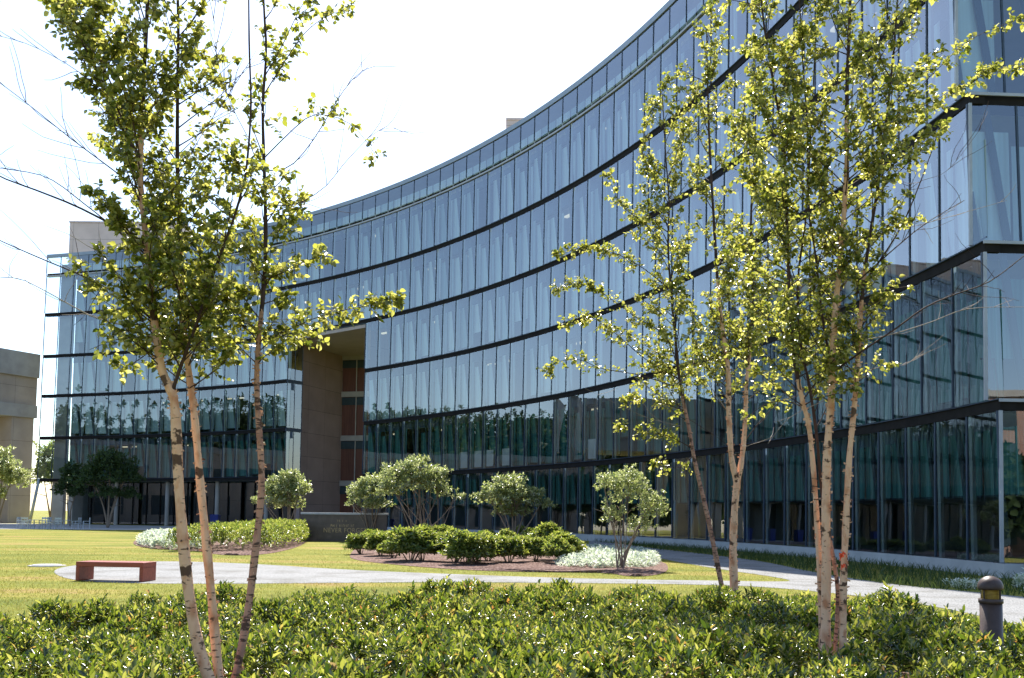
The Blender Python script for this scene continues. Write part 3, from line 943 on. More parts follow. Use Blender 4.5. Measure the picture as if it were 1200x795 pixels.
# ================================================================== BIRCHES
def interp(pts, n):
    """Catmull-Rom resample"""
    pts = [Vector(p) for p in pts]
    out = []
    m_ = len(pts) - 1
    for i in range(n + 1):
        t_ = i / n * m_
        k = min(int(t_), m_ - 1); u = t_ - k
        p0, p1, p2, p3 = pts[max(k - 1, 0)], pts[k], pts[k + 1], pts[min(k + 2, m_)]
        out.append(0.5 * ((2 * p1) + (p2 - p0) * u + (2 * p0 - 5 * p1 + 4 * p2 - p3) * u * u + (3 * p1 - p0 - 3 * p2 + p3) * u ** 3))
    return out


class Birch:
    def __init__(s, Y, leafL, sc=1.0):
        s.sc = sc; leafL *= sc
        s.Y = Y; s.tr = MB(); s.tw = MB(); s.bare = MB()
        s.lp, s.ld, s.ln, s.ll = [], [], [], []
        s.leafL = leafL

    def pts(s, px):
        return [P(p[0], p[1], s.Y + (p[2] * s.sc if len(p) > 2 else 0)) for p in px]

    def stem(s, px, r0, r1, dark_below=0.024, flakes=70, young=False, root=True):
        p = interp(s.pts(px), 46)
        r0 *= s.sc; r1 *= s.sc; dark_below *= s.sc
        n = len(p)
        rs = [r0 + (r1 - r0) * (i / (n - 1)) ** 0.85 for i in range(n)]
        rs = [r * (1 + 0.07 * math.sin(i * 1.7) + random.uniform(-0.05, 0.05)) for i, r in enumerate(rs)]
        rs[0] *= 1.35; rs[1] *= 1.15
        if root and p[0].z > 0.0:
            p.insert(0, Vector((p[0].x, p[0].y, -0.1))); rs.insert(0, rs[0] * 1.15)
        mis = [2 if r < dark_below else (1 if young else 0) for r in rs]
        s.tr.tube(p, rs, 10, mis=mis)
        # curls of peeling bark and cut twig stubs
        for _ in range(int(flakes * 1.8)):
            i = random.randrange(2, int(n * 0.6))
            if rs[i] < dark_below: continue
            a = random.uniform(0, 2 * PI)
            o = Vector((math.cos(a), math.sin(a), 0)); tg = Vector((-o.y, o.x, 0))
            c = p[i].lerp(p[i + 1], random.random()) + o * rs[i] * 0.98
            l, w_ = random.uniform(0.012, 0.035) * s.sc, random.uniform(0.008, 0.03) * s.sc
            e = c + (o * 0.8 + tg * random.uniform(-1, 1)) * l + Vector((0, 0, random.uniform(-0.01, 0.01)))
            h = Vector((0, 0, w_ / 2))
            s.tr.quad(c - h, c + h, e + h * 0.8, e - h * 0.8, random.choice((0, 0, 1)))
        return p, rs

    def leaf(s, pos, d):
        s.lp.append(tuple(pos)); s.ld.append(tuple(d))
        s.ln.append((random.gauss(0, 0.55), random.gauss(0, 0.55), random.gauss(0.75, 0.35)))
        s.ll.append(s.leafL * random.uniform(0.6, 1.2))

    def twig(s, p, d, l, nleaf, r=0.0025):
        q = [p]
        l *= s.sc; r *= s.sc
        d = d.normalized()
        n = 4
        for i in range(n):
            d = (d + Vector((random.gauss(0, 0.16), random.gauss(0, 0.16), random.gauss(0.02, 0.12)))).normalized()
            q.append(q[-1] + d * (l / n))
        s.tw.tube(q, [r, r * 0.9, r * 0.8, r * 0.65, r * 0.4], 3, cap=False)
        for j in range(nleaf):
            u = (j + 0.6) / nleaf * n
            k = min(int(u), n - 1)
            c = q[k].lerp(q[k + 1], u - k)
            td = (q[k + 1] - q[k]).normalized()
            sd2 = td.cross(Vector((random.gauss(0, 1), random.gauss(0, 1), random.gauss(0, 1)))).normalized()
            s.leaf(c, td * 0.55 + sd2 * 0.9 + Vector((0, 0, -0.18)))

    def branch(s, pts, r0, leafy=1.0, start=0.2, step=0.031, tl=(0.10, 0.26), nl=(5, 8), mat_bare=False):
        r0 *= s.sc; step = step * s.sc
        n = max(10, int(sum((pts[i + 1] - pts[i]).length for i in range(len(pts) - 1)) / 0.09))
        q = interp(pts, n)
        (s.bare if mat_bare else s.tw).tube(q, [r0 + ((0.0024 * s.sc if leafy > 0 else 0.38 * r0) - r0) * (i / n) ** 0.8 for i in range(n + 1)], 5, cap=False)
        tot = sum((q[i + 1] - q[i]).length for i in range(n))
        if leafy <= 0: return q
        k = int(tot * (1 - start) / step * leafy)
        for _ in range(k):
            u = start + (1 - start) * random.random() ** 0.9
            x = u * n; i = min(int(x), n - 1)
            c = q[i].lerp(q[i + 1], x - i); td = (q[i + 1] - q[i]).normalized()
            sd2 = Vector((random.gauss(0, 1), random.gauss(0, 1), random.gauss(0.15, 0.9)))
            sd2 = (sd2 - td * sd2.dot(td)).normalized()
            s.twig(c, td * 0.55 + sd2, random.uniform(*tl) * (1.15 - 0.5 * u), random.randint(*nl))
        return q

    def side(s, stem, u0, u1, n, l0, l1, leafy=1.0, tilt=(35, 60), az=None, r=0.008, bias=(0, 0, 0), droop=0.0, **kw):
        p, rs = stem
        m_ = len(p) - 1
        for j in range(n):
            u = u0 + (u1 - u0) * (j + random.random()) / n
            x = u * m_; i = min(int(x), m_ - 1)
            c = p[i].lerp(p[i + 1], x - i)
            a = random.uniform(0, 2 * PI) if az is None else rad(random.uniform(*az))
            e = rad(random.uniform(*tilt))
            d = Vector((math.cos(a) * math.sin(e), math.sin(a) * math.sin(e), math.cos(e))) + Vector(bias)
            L = (l0 + (l1 - l0) * (u - u0) / max(1e-6, u1 - u0)) * random.uniform(0.65, 1.2) * s.sc
            q = [c]
            for t_ in range(5):
                d = (d.normalized() + Vector((random.gauss(0, 0.10), random.gauss(0, 0.10), random.gauss(0.03, 0.08) - droop * t_))).normalized()
                q.append(q[-1] + d * L / 5)
            s.branch(q, min(r, rs[i] * 0.6 / s.sc), leafy, **kw)

    def bare_spray(s, q, n, l, pale=False):
        m_ = len(q) - 1
        for _ in range(n):
            x = random.uniform(0.2, 0.98) * m_; i = min(int(x), m_ - 1)
            c = q[i].lerp(q[i + 1], x - i); td = (q[i + 1] - q[i]).normalized()
            d = (td * 0.8 + Vector((random.gauss(0, 0.6), random.gauss(0, 0.6), random.gauss(0.3, 0.5)))).normalized()
            L = l * random.uniform(0.4, 1.2) * s.sc; z = [c]
            for t_ in range(5):
                d = (d + Vector((random.gauss(0, 0.13), random.gauss(0, 0.13), random.gauss(0.05, 0.13)))).normalized()
                z.append(z[-1] + d * L / 5)
            (s.bare if pale else s.tw).tube(z, [v_ * s.sc for v_ in (0.0042, 0.0038, 0.0034, 0.0030, 0.0025, 0.0018)], 3, cap=False)

    def finish(s, name, label, base):
        root = empty(name, base, label, 'tree')
        s.tr.build('trunk', [M['bark'], M['bark_red'], M['twig']], root)
        s.tw.build('twigs', M['twig'], root)
        if s.bare.f: s.bare.build('bare_twigs', M['pale_twig'], root)
        pos = np.array(s.lp); ll = np.array(s.ll)
        me = leaves_mesh('crown', pos, np.array(s.ld), np.array(s.ln), ll, ll * 0.78, M['leaf_birch'], fold=0.14, curl=0.15)
        link('crown', me, root)
        print(name, 'leaves', len(pos))
        return root


# --- left clump
T = Birch(6.2, 0.068, 0.646)
A1 = T.stem([(266, 850), (243, 790), (229, 742), (217, 660), (209, 560), (205, 477), (199, 455), (189, 432), (183, 392), (178, 351), (173, 300), (168, 250), (164, 200), (167, 141), (168, 100), (172, 25), (174, -50), (178, -140)], 0.066, 0.014)
A2 = T.stem([(262, 815, .15), (256, 790, .15), (248, 700, .15), (240, 620, .18), (234, 560, .2), (229, 500, .2), (225, 465, .22), (219, 420, .25), (213, 365, .25), (211, 300, .28), (210, 250, .3), (208, 200, .3), (208, 120, .3), (209, 40, .3), (208, -20, .3), (207, -120, .3)], 0.054, 0.011)
A3 = T.stem([(272, 812, .3), (279, 780, .3), (290, 720, .35), (300, 640, .4), (306, 580, .4), (306, 540, .4), (302, 480, .4), (301, 440, .4), (303, 400, .4), (308, 350, .4), (311, 300, .42), (311, 240, .45), (309, 180, .45), (308, 120, .45), (312, 60, .45), (309, 0, .45), (309, -100, .45)], 0.046, 0.009, young=True)
A4 = T.stem([(201, 462), (210, 435, -.05), (219, 410, -.1), (231, 378, -.15), (241, 348, -.15), (254, 310, -.15), (271, 265, -.15), (283, 225, -.15), (289, 195, -.15), (294, 126, -.15), (292, 50, -.15), (291, -60, -.15)], 0.020, 0.008, dark_below=0.1, flakes=0, root=False)
A5 = T.stem([(165, 195), (152, 160, -.05), (135, 122, -.1), (112, 78, -.15), (90, 40, -.18), (70, 5, -.2), (50, -40, -.2)], 0.014, 0.007, dark_below=0.1, flakes=0, root=False)
A6 = T.stem([(163, 175, .05), (140, 120, .1), (118, 72, .15), (100, 35, .2), (85, -10, .2)], 0.010, 0.006, dark_below=0.1, flakes=0, root=False)
T.side(A1, 0.42, 0.62, 28, 0.75, 0.8, 0.9, tl=(0.08, 0.22))
T.side(A1, 0.62, 0.98, 42, 1.0, 0.85, 0.62)
T.side(A2, 0.42, 0.66, 28, 0.85, 0.8, 0.7)
T.side(A2, 0.66, 0.98, 22, 0.75, 0.65, 0.55)
T.side(A3, 0.46, 0.72, 24, 0.55, 0.5, 0.95)
T.side(A3, 0.72, 0.98, 9, 0.45, 0.35, 0.65)
T.side(A4, 0.10, 0.62, 24, 0.6, 0.45, 0.7)
T.side(A5, 0.05, 0.95, 20, 0.65, 0.5, 1.0)
T.side(A6, 0.05, 0.95, 15, 0.55, 0.45, 1.0)
for px, lf in ((((304, 400, .4), (335, 388, .3), (372, 372, .2), (410, 362, .1), (440, 358, .1), (466, 352, .1)), 1.5),
               (((303, 420, .4), (330, 408, .5), (350, 395, .6), (372, 400, .6)), 0.8),
               (((308, 330, .4), (335, 318, .35), (362, 305, .3), (385, 300, .3)), 0.9),
               (((310, 185, .45), (340, 155, .4), (362, 137, .35), (380, 135, .3), (405, 142, .3), (425, 160, .3), (440, 182, .3)), 0.55),
               (((310, 110, .45), (335, 70, .4), (358, 38, .4), (385, 18, .4), (410, 12, .4)), 0.8),
               (((310, 90, .45), (330, 55, .5), (352, 10, .5), (372, -20, .5)), 0.7),
               (((205, 240, .3), (235, 190, .2), (262, 170, .1)), 0.5),
               (((180, 395), (155, 395, -.1), (130, 400, -.2), (105, 410, -.2)), 0.6),
               (((184, 405), (165, 420, .2), (150, 428, .3), (135, 425, .3)), 0.7),
               (((222, 455, .2), (245, 440, .1), (262, 425, .0), (272, 412, .0)), 0.5)):
    T.branch(T.pts(px), 0.007, lf, start=0.12)
for px, r, n, l in ((((171, 285), (140, 268, -.1), (92, 243, -.3), (45, 224, -.4), (0, 207, -.5), (-50, 180, -.5)), 0.015, 10, 0.7),
                    (((172, 300), (140, 272, .1), (100, 240, .2), (55, 208, .3), (5, 198, .3)), 0.010, 12, 0.6),
                    (((182, 378), (150, 352, -.1), (100, 325, -.2), (50, 304, -.3), (0, 282, -.3), (-40, 262, -.3)), 0.011, 9, 0.6),
                    (((160, 220), (120, 190, -.2), (80, 160, -.3), (30, 120, -.4), (-10, 90, -.4)), 0.008, 12, 0.6),
                    (((165, 150), (100, 90, -.3), (40, 55, -.4), (-10, 40, -.5)), 0.005, 10, 0.5),
                    (((312, 200, .45), (340, 195, .4), (370, 160, .35), (400, 110, .3), (430, 80, .3), (470, 79, .3)), 0.007, 8, 0.5),
                    (((312, 240, .45), (345, 240, .4), (380, 220, .4), (405, 190, .4), (440, 155, .4), (465, 150, .4)), 0.006, 9, 0.5),
                    (((290, 160, -.15), (270, 120, -.1), (255, 70, 0), (250, 20, 0)), 0.004, 14, 0.6),
                    (((250, 320, -.15), (235, 290, -.2), (220, 250, -.3)), 0.005, 5, 0.4),
                    (((210, 180, .3), (240, 150, .2), (275, 100, .2), (300, 60, .2)), 0.005, 12, 0.5)):
    q = T.branch(T.pts(px), r, 0)
    T.bare_spray(q, n, l)
for px, r, n in ((((185, 398), (150, 383, -.1), (110, 372, -.2), (60, 345, -.3), (20, 326, -.3), (-20, 328, -.3)), 0.009, 7),
                 (((176, 352), (150, 335, -.2), (130, 322, -.3), (122, 305, -.3), (110, 290, -.3)), 0.005, 4)):
    q = T.branch(T.pts(px), r, 0, mat_bare=True)
    T.bare_spray(q, n, 0.5, True)
bA = P(256, 815, 6.25)
T.finish('birch_tree', 'three stemmed birch with pale peeling trunks in the shrubs before the red bench', (bA.x, bA.y, 0))

# --- right clump
T = Birch(7.9, 0.062, 0.70)
B1 = T.stem([(967, 790), (968, 700), (968, 640), (968, 580), (970, 520), (974, 470), (976, 411), (980, 351), (986, 290), (990, 235), (992, 183), (992, 114), (996, 16), (998, -60), (1000, -150)], 0.062, 0.012, flakes=150)
B2 = T.stem([(964, 790, .1), (962, 700, .12), (958, 620, .14), (954, 560, .15), (948, 500, .15), (940, 468, .15), (930, 415, .15), (925, 348, .15), (922, 253, .15), (918, 170, .15), (905, 90, .15), (893, 10, .15), (888, -80, .15)], 0.040, 0.009, flakes=90)
B3 = T.stem([(988, 790, -.1), (988, 700, -.1), (991, 620, -.1), (995, 540, -.1), (1001, 478, -.1), (1006, 411, -.1), (1010, 351, -.1), (1016, 300, -.1), (1029, 217, -.15), (1040, 130, -.2), (1049, 40, -.2), (1055, -60, -.2)], 0.046, 0.009, flakes=120)
B4 = T.stem([(976, 790, .2), (982, 700, .2), (974, 640, .22), (963, 575, .25), (957, 510, .25), (948, 450, .28), (938, 400, .3), (935, 330, .3), (945, 250, .3), (950, 160, .3), (955, 60, .3)], 0.030, 0.007, flakes=60, young=True)
B5 = T.stem([(977, 440, .05), (965, 380, .1), (957, 310, .1), (948, 240, .12), (946, 150, .1), (940, 60, .1), (935, -40, .1)], 0.016, 0.007, dark_below=.1, flakes=0, root=False)
B6 = T.stem([(1003, 345, -.1), (1035, 300, -.15), (1058, 262, -.2), (1078, 215, -.2), (1098, 160, -.2)], 0.013, 0.005, dark_below=.1, flakes=0, root=False)
T.side(B1, 0.44, 0.64, 22, 0.65, 0.7, 0.6)
T.side(B1, 0.64, 0.98, 42, 1.2, 0.95, 0.62, tilt=(40, 75))
T.side(B2, 0.40, 0.98, 54, 0.95, 0.8, 0.75, tilt=(40, 72))
T.side(B3, 0.40, 0.62, 14, 0.5, 0.5, 0.75)
T.side(B3, 0.62, 0.98, 26, 0.65, 0.5, 0.75)
T.side(B4, 0.42, 0.98, 26, 0.7, 0.6, 0.7)
T.side(B5, 0.2, 0.98, 24, 0.75, 0.6, 0.75)
for px, lf in ((((992, 190), (1030, 160, -.1), (1062, 120, -.2), (1100, 80, -.3), (1140, 45, -.3), (1200, 20, -.4)), 0.8),
               (((990, 215), (1040, 170, .1), (1085, 130, .2), (1135, 100, .2), (1165, 82, .2), (1215, 80, .2)), 0.8),
               (((988, 260), (1040, 215, -.2), (1080, 175, -.3), (1110, 150, -.4)), 1.0),
               (((996, 60), (1050, 20, -.2), (1100, -10, -.3)), 1.0),
               (((985, 300), (1015, 280, -.2), (1045, 262, -.3), (1075, 262, -.3)), 0.7),
               (((925, 300, .1), (895, 250, .2), (880, 200, .2), (872, 150, .2)), 1.1),
               (((918, 180, .1), (895, 130, .2), (885, 90, .2), (888, 40, .2)), 1.1),
               (((940, 420, .3), (915, 395, .4), (890, 370, .5), (870, 330, .5)), 0.8),
               (((948, 480, .3), (920, 470, .4), (895, 475, .5), (875, 490, .5)), 0.6),
               (((1002, 450, -.1), (1018, 438, -.1), (1030, 425, -.1), (1040, 430, -.1)), 0.8),
               (((1010, 350, -.1), (1040, 340, -.1), (1070, 335, -.1)), 0.5),
               (((1008, 390, -.1), (1022, 375, -.15), (1036, 360, -.15)), 0.8)):
    T.branch(T.pts(px), 0.008, lf, start=0.12)
for px, r, n, l in ((((978, 435), (1010, 412, -.2), (1050, 385, -.3), (1085, 360, -.4), (1120, 345, -.4), (1160, 330, -.5), (1200, 300, -.5)), 0.014, 10, 0.6),
                    (((1005, 330, -.1), (1050, 290, -.2), (1085, 262, -.3), (1130, 235, -.3)), 0.010, 9, 0.55),
                    (((985, 310), (1040, 250, .2), (1075, 215, .3), (1110, 200, .3), (1150, 150, .3)), 0.005, 10, 0.5),
                    (((975, 430), (950, 390, .1), (930, 330, .2), (905, 280, .2)), 0.006, 12, 0.5),
                    (((970, 470), (940, 440, .4), (915, 400, .5), (890, 385, .5)), 0.006, 8, 0.5)):
    q = T.branch(T.pts(px), r, 0)
    T.bare_spray(q, n, l)
for px, r, n in ((((1006, 400, -.1), (1045, 392, -.2), (1090, 378, -.2), (1135, 362, -.2), (1200, 360, -.2)), 0.008, 7),
                 (((985, 450), (1030, 430, .1), (1060, 428, .1), (1075, 415, .1), (1078, 402, .1)), 0.005, 5),
                 (((965, 470, .2), (925, 490, .2), (900, 520, .2)), 0.005, 4),
                 (((1000, 280, 0), (1060, 268, .1), (1110, 255, .1), (1180, 235, .1)), 0.006, 6)):
    q = T.branch(T.pts(px), r, 0, mat_bare=True)
    T.bare_spray(q, n, 0.45, True)
bB = P(972, 780, 7.93)
T.finish('birch_tree', 'tallest birch clump of pale trunks by the bollard with orange tape on one stem', (bB.x, bB.y, 0))

# --- middle clump
T = Birch(13.6, 0.058, 0.96)
C1 = T.stem([(861, 720), (860, 680), (859, 640), (861, 595), (863, 565), (857, 535), (854, 480), (853, 430), (846, 380), (841, 330), (836, 250), (831, 160), (829, 90), (828, 30)], 0.068, 0.008, flakes=90)
C1b = T.stem([(863, 572, .05), (869, 540, .06), (873, 500, .08), (875, 450, .1), (880, 400, .1), (882, 340, .1), (880, 260, .1), (884, 180, .1), (886, 100, .1)], 0.044, 0.008, flakes=50, root=False)
C2 = T.stem([(850, 710, -.05), (842, 668, -.05), (828, 600, -.1), (815, 545, -.1), (807, 500, -.1), (797, 450, -.1), (792, 400, -.1), (787, 350, -.1), (783, 290, -.1), (784, 240, -.1), (780, 180, -.1), (776, 110, -.1)], 0.040, 0.006, young=True, flakes=30)
T.side(C1, 0.46, 0.98, 42, 0.95, 0.65, 0.9)
T.side(C1b, 0.42, 0.98, 40, 0.85, 0.65, 0.95)
T.side(C2, 0.38, 0.97, 52, 0.8, 0.55, 0.85, bias=(-0.25, 0, 0.1))
for px, lf in ((((790, 395, -.1), (750, 375, -.2), (715, 350, -.3), (685, 333, -.3), (650, 338, -.3)), 1.3),
               (((796, 445, -.1), (755, 420, -.2), (720, 390, -.3), (690, 372, -.3), (658, 382, -.3)), 1.2),
               (((797, 455, -.1), (750, 440, 0), (705, 432, 0), (680, 422, 0), (655, 424, 0), (640, 437, 0)), 0.7),
               (((786, 340, -.1), (750, 312, -.2), (715, 295, -.2), (685, 290, -.2), (652, 300, -.2)), 1.3),
               (((784, 290, -.1), (755, 262, 0), (728, 240, .1), (712, 205, .1)), 1.3),
               (((784, 240, -.1), (765, 205, .1), (752, 170, .1), (770, 120, .1), (785, 92, .1)), 1.2),
               (((783, 210, -.1), (800, 160, 0), (815, 110, 0), (835, 85, 0)), 1.2),
               (((803, 482, -.1), (775, 472, -.1), (750, 466, -.1), (730, 470, -.1)), 1.0),
               (((810, 525, -.1), (785, 512, -.2), (755, 505, -.3), (724, 502, -.3)), 1.5),
               (((812, 535, -.1), (795, 548, -.1), (778, 545, -.1), (768, 542, -.1)), 1.2),
               (((875, 470, .1), (900, 450, .1), (925, 430, .1), (935, 415, .1)), 0.7),
               (((853, 450, 0), (840, 420, .1), (826, 405, .1)), 0.8)):
    T.branch(T.pts(px), 0.008, lf, start=0.15, tl=(0.09, 0.24))
for px, r, n, l in ((((871, 520, .1), (890, 495, .1), (915, 470, .1), (935, 465, .1)), 0.009, 5, 0.4),
                    (((805, 490, -.1), (850, 520, 0), (890, 560, .1)), 0.004, 0, 0.4),
                    (((884, 220, .1), (870, 150, .1), (880, 90, .1)), 0.005, 14, 0.6),
                    (((783, 250, -.1), (795, 190, 0), (825, 150, 0)), 0.005, 9, 0.6)):
    q = T.branch(T.pts(px), r, 0)
    T.bare_spray(q, n, l)
for px, r, n in ((((851, 480, 0), (830, 450, -.1), (800, 415, -.1), (795, 405, -.1)), 0.007, 3),
                 (((803, 480, -.1), (780, 475, -.1), (755, 450, -.1), (750, 440, -.1)), 0.006, 3),
                 (((800, 500, -.1), (760, 490, .1), (720, 472, .1), (685, 455, .1)), 0.004, 4)):
    q = T.branch(T.pts(px), r, 0, mat_bare=True)
    T.bare_spray(q, n, 0.35, True)
bC = P(858, 715, 13.6)
T.finish('birch_tree', 'birch clump between the small garden tree and the bollard birch, one stem leaning left', (bC.x, bC.y, 0))

# orange flagging tape tied on the right birch
for i, (px, py, sc) in enumerate(((987, 650, 0.55), (988, 663, 0.40))):
    c = P(px, py, 7.74)
    mb = MB()
    for a in (0, 0.7, 1.5, 2.3):
        dv = Vector((math.cos(a), math.sin(a) * 0.4, math.sin(a * 2.1) * 0.8)).normalized()
        u = dv.cross(Vector((0, 1, 0.3))).normalized()
        for sg in (-1, 1):
            p0 = c; p1 = c + dv * 0.045 * sc * sg + u * 0.014 * sc; p2 = c + dv * 0.06 * sc * sg + Vector((0, -0.01, -0.04 * sc))
            h = u * 0.012 * sc
            mb.quad(p0 - h, p0 + h, p1 + h, p1 - h); mb.quad(p1 - h, p1 + h, p2 + h, p2 - h)
    o = mb.build('flagging_tape', M['tape'])
    tag(o, ('upper, larger bow of orange flagging tape on the birch stem' if i == 0 else 'lower, smaller bow of orange flagging tape on the birch stem'), 'ribbon')


# ================================================================== FOREGROUND EVERGREEN COVER
hb = [G(-60, 722, 0.55), (-9.2, 5.0), (8.2, 5.0), (9.8, 8.6), G(1290, 756, 0.55), G(1210, 734, 0.55), G(1160, 717, 0.55), G(1110, 710, 0.55), G(1050, 702, 0.55), G(1000, 699, 0.55), G(940, 697, 0.55), G(870, 695, 0.55), G(800, 690, 0.55), G(700, 687, 0.55),
      G(600, 687, 0.55), G(500, 687, 0.55), G(400, 687, 0.55), G(300, 692, 0.55), G(200, 697, 0.55), G(130, 702, 0.55), G(80, 708, 0.55), G(30, 716, 0.55)]
hb = [Vector((p[0], p[1])) for p in hb]


_pr = np.random.default_rng(5)
_gx, _gy = np.meshgrid(np.arange(-12, 15, 0.62), np.arange(4.5, 16.5, 0.62))
PC = np.stack([_gx.ravel() + 0.31 * (np.arange(_gx.size) // _gx.shape[1] % 2), _gy.ravel()], 1) + _pr.normal(0, 0.13, (_gx.size, 2))
PH = _pr.uniform(0.43, 0.72, len(PC)) + 0.08 * np.clip((PC[:, 0] - 4) / 3, 0, 1)
PH += 0.16 * np.exp(-((PC[:, 0] - 4.0) ** 2 + (PC[:, 1] - 8.0) ** 2) / 1.0)
PR = _pr.uniform(0.36, 0.52, len(PC))


def hz(x, y):
    """top of the mass: rounded plants grown into each other, dark gaps between"""
    h = np.full(len(x), 0.16)
    for i in range(0, len(x), 4000):
        d2 = ((x[i:i + 4000, None] - PC[None, :, 0]) ** 2 + (y[i:i + 4000, None] - PC[None, :, 1]) ** 2) / PR[None] ** 2
        h[i:i + 4000] = np.maximum(h[i:i + 4000], (PH[None] * np.sqrt(np.clip(1 - d2, 0, 1)) ** 0.8).max(1))
    return h


def edge_dist(pts, xy):
    n = len(pts); d = np.full(len(xy), 1e9)
    for i in range(n):
        a = np.array(pts[i]); b_ = np.array(pts[(i + 1) % n])
        ab = b_ - a; t_ = np.clip(((xy - a) @ ab) / (ab @ ab), 0, 1)
        d = np.minimum(d, np.linalg.norm(xy - a - t_[:, None] * ab, axis=1))
    return d


def hedge_leaves(pts, dens, hfun, nl, L, Wd, mat, name, edge=0.5, lower=0.35, jit=0.05, el=(15, 75)):
    xy = np.array([(p[0], p[1]) for p in pts])
    x0, y0 = xy.min(0); x1, y1 = xy.max(0)
    n = int((x1 - x0) * (y1 - y0) * dens)
    q = np.stack([rng.uniform(x0, x1, n), rng.uniform(y0, y1, n)], 1)
    q = q[inside(pts, q)]
    e = np.clip(edge_dist(pts, q) / edge, 0, 1)
    top = hfun(q[:, 0], q[:, 1]) * (0.35 + 0.65 * np.sqrt(1 - (1 - e) ** 2))
    z = top - np.abs(rng.normal(0, jit, len(q)))
    low = rng.random(len(q)) < lower
    z = np.where(low, top * rng.uniform(0.35, 0.9, len(q)), z)
    z += np.where(rng.random(len(q)) < 0.03, rng.uniform(0.03, 0.10, len(q)), 0)
    pos = np.stack([q[:, 0], q[:, 1], np.maximum(z, 0.04)], 1)
    d = np.stack([rng.normal(0, 0.33, len(q)), rng.normal(0, 0.33, len(q)), np.ones(len(q))], 1)
    a = list(shoots(pos, d, nl, L, Wd, el=el))
    sz = 0.95 + 0.25 * np.sin(a[0][:, 0] * 2.1 + 1) * np.sin(a[0][:, 1] * 2.7 + a[0][:, 0]) + rng.normal(0, 0.10, len(a[0]))
    a[3] = a[3] * np.clip(sz, 0.5, 1.5); a[4] = a[4] * np.clip(sz, 0.5, 1.5)
    print(name, len(a[0]))
    return leaves_mesh(name, *a, mat, fold=0.2, curl=0.18)


near = hedge_leaves(hb, 300, hz, 9, 0.082, 0.029, M['leaf_hedge'], 'ground_cover', lower=0.20, jit=0.05)
o = link('ground_cover', near)
tag(o, 'glossy evergreen shrub mass with pointed leaves filling the foreground', 'ground cover', kind='stuff')
# leaf litter and soil below it
mound('mulch_bed', hb, 0.012, 0.05, M['mulch'])

# ---- lawn blades where single blades still show
def lawn_blades():
    n = 150000
    Y = rng.uniform(9, 42, n) ; X = rng.uniform(-0.54, 0.42, n) * Y
    q = np.stack([X, Y], 1)
    bad = inside(PATH, q) | inside(hb, q) | inside(bed1, q) | inside(bed2, q)
    q = q[~bad]
    q = q[rng.random(len(q)) < np.clip(22 / q[:, 1], 0, 1) * 0.9]
    n = len(q)
    pos = np.stack([q[:, 0], q[:, 1], np.zeros(n)], 1)
    me = blades_mesh('grass', pos, rng.uniform(0.02, 0.05, n), rng.uniform(0.006, 0.012, n), rng.uniform(0.2, 1.0, n), M['blade'])
    tag(link('grass', me), 'short sunlit lawn grass with straw coloured patches', 'grass', kind='stuff')
lawn_blades()

# ---- dark strap-leaved strip between path and facade
strip = []
for a in np.arange(PORT0 - 4, END[0] - 3, -1.0): strip.append(A(a, R - 0.15, 0).xy)
far = [G(1330, 712), G(1220, 703), G(1125, 693.5), G(1050, 687), G(957, 673), G(900, 660), G(840, 652), G(770, 644.5), G(730, 639), G(690, 634), G(650, 629)]
strip = [Vector(p) for p in strip] + [Vector(p) for p in far]
n = 60000
xy = np.array([tuple(p) for p in strip]); x0, y0 = xy.min(0); x1, y1 = xy.max(0)
q = np.stack([rng.uniform(x0, x1, n), rng.uniform(y0, y1, n)], 1); q = q[inside(strip, q)]
n = len(q)
me = blades_mesh('border_grass', np.stack([q[:, 0], q[:, 1], np.zeros(n)], 1), rng.uniform(0.10, 0.30, n), rng.uniform(0.012, 0.03, n), rng.uniform(0.3, 1.0, n), M['liriope'])
tag(link('border_grass', me), 'dark strap-leaved grass strip along the foot of the glass facade', 'grass', kind='stuff')


# ================================================================== SHRUBS AND SMALL TREES
def dome_shoots(n, rx, ry, rz, z0, lump=0.16, shell=0.55, seed=0):
    r_ = np.random.default_rng(seed)
    u = unit(r_.normal(0, 1, (n, 3)))
    u[:, 2] = np.where(u[:, 2] < -0.35, -u[:, 2], u[:, 2])
    ph = r_.uniform(0, 6, 4)
    k = 1 + lump * (np.sin(u[:, 0] * 5 + ph[0]) * np.sin(u[:, 1] * 5 + ph[1]) + 0.7 * np.sin(u[:, 2] * 7 + ph[2]))
    s_ = r_.uniform(shell, 1, n) ** 0.6
    p = u * (k * s_)[:, None] * np.array([rx, ry, rz]) + np.array([0, 0, z0])
    d = u * 0.75 + np.array([0, 0, 0.55]) + r_.normal(0, 0.25, (n, 3))
    return p, d


shrub_meshes = []
for v in range(4):
    p, d = dome_shoots(330, 0.54 + 0.05 * (v % 2), 0.50, 0.46, 0.44 + 0.03 * v, seed=40 + v)
    p[:, 2] = np.maximum(p[:, 2] * 1.0 - 0.04, 0.05)
    a = shoots(p, d, 9, 0.125, 0.05, el=(5, 70))
    fm = leaves_mesh('foliage', *a, M['leaf_laurel'], fold=0.2, curl=0.2)
    sb = MB()
    for _ in range(9):
        e = Vector((random.uniform(-0.32, 0.32), random.uniform(-0.32, 0.32), random.uniform(0.4, 0.62)))
        sb.tube([(e.x * 0.15, e.y * 0.15, -0.03), (e.x * 0.5, e.y * 0.5, 0.22), e], [0.014, 0.010, 0.005], 5)
    shrub_meshes.append((fm, sb.mesh('stems', M['stem'])))
SHR = [(427, 651), (452, 655.5), (483, 660), (525, 661), (553, 663), (599, 662), (629, 660.5), (659, 659),
       (440, 644), (468, 647), (503, 650), (538, 652), (570, 653), (584, 651), (612, 650), (641, 650), (664, 650),
       (432, 637), (458, 639), (486, 640), (515, 642), (545, 642), (574, 642), (604, 641), (632, 641), (655, 641)]
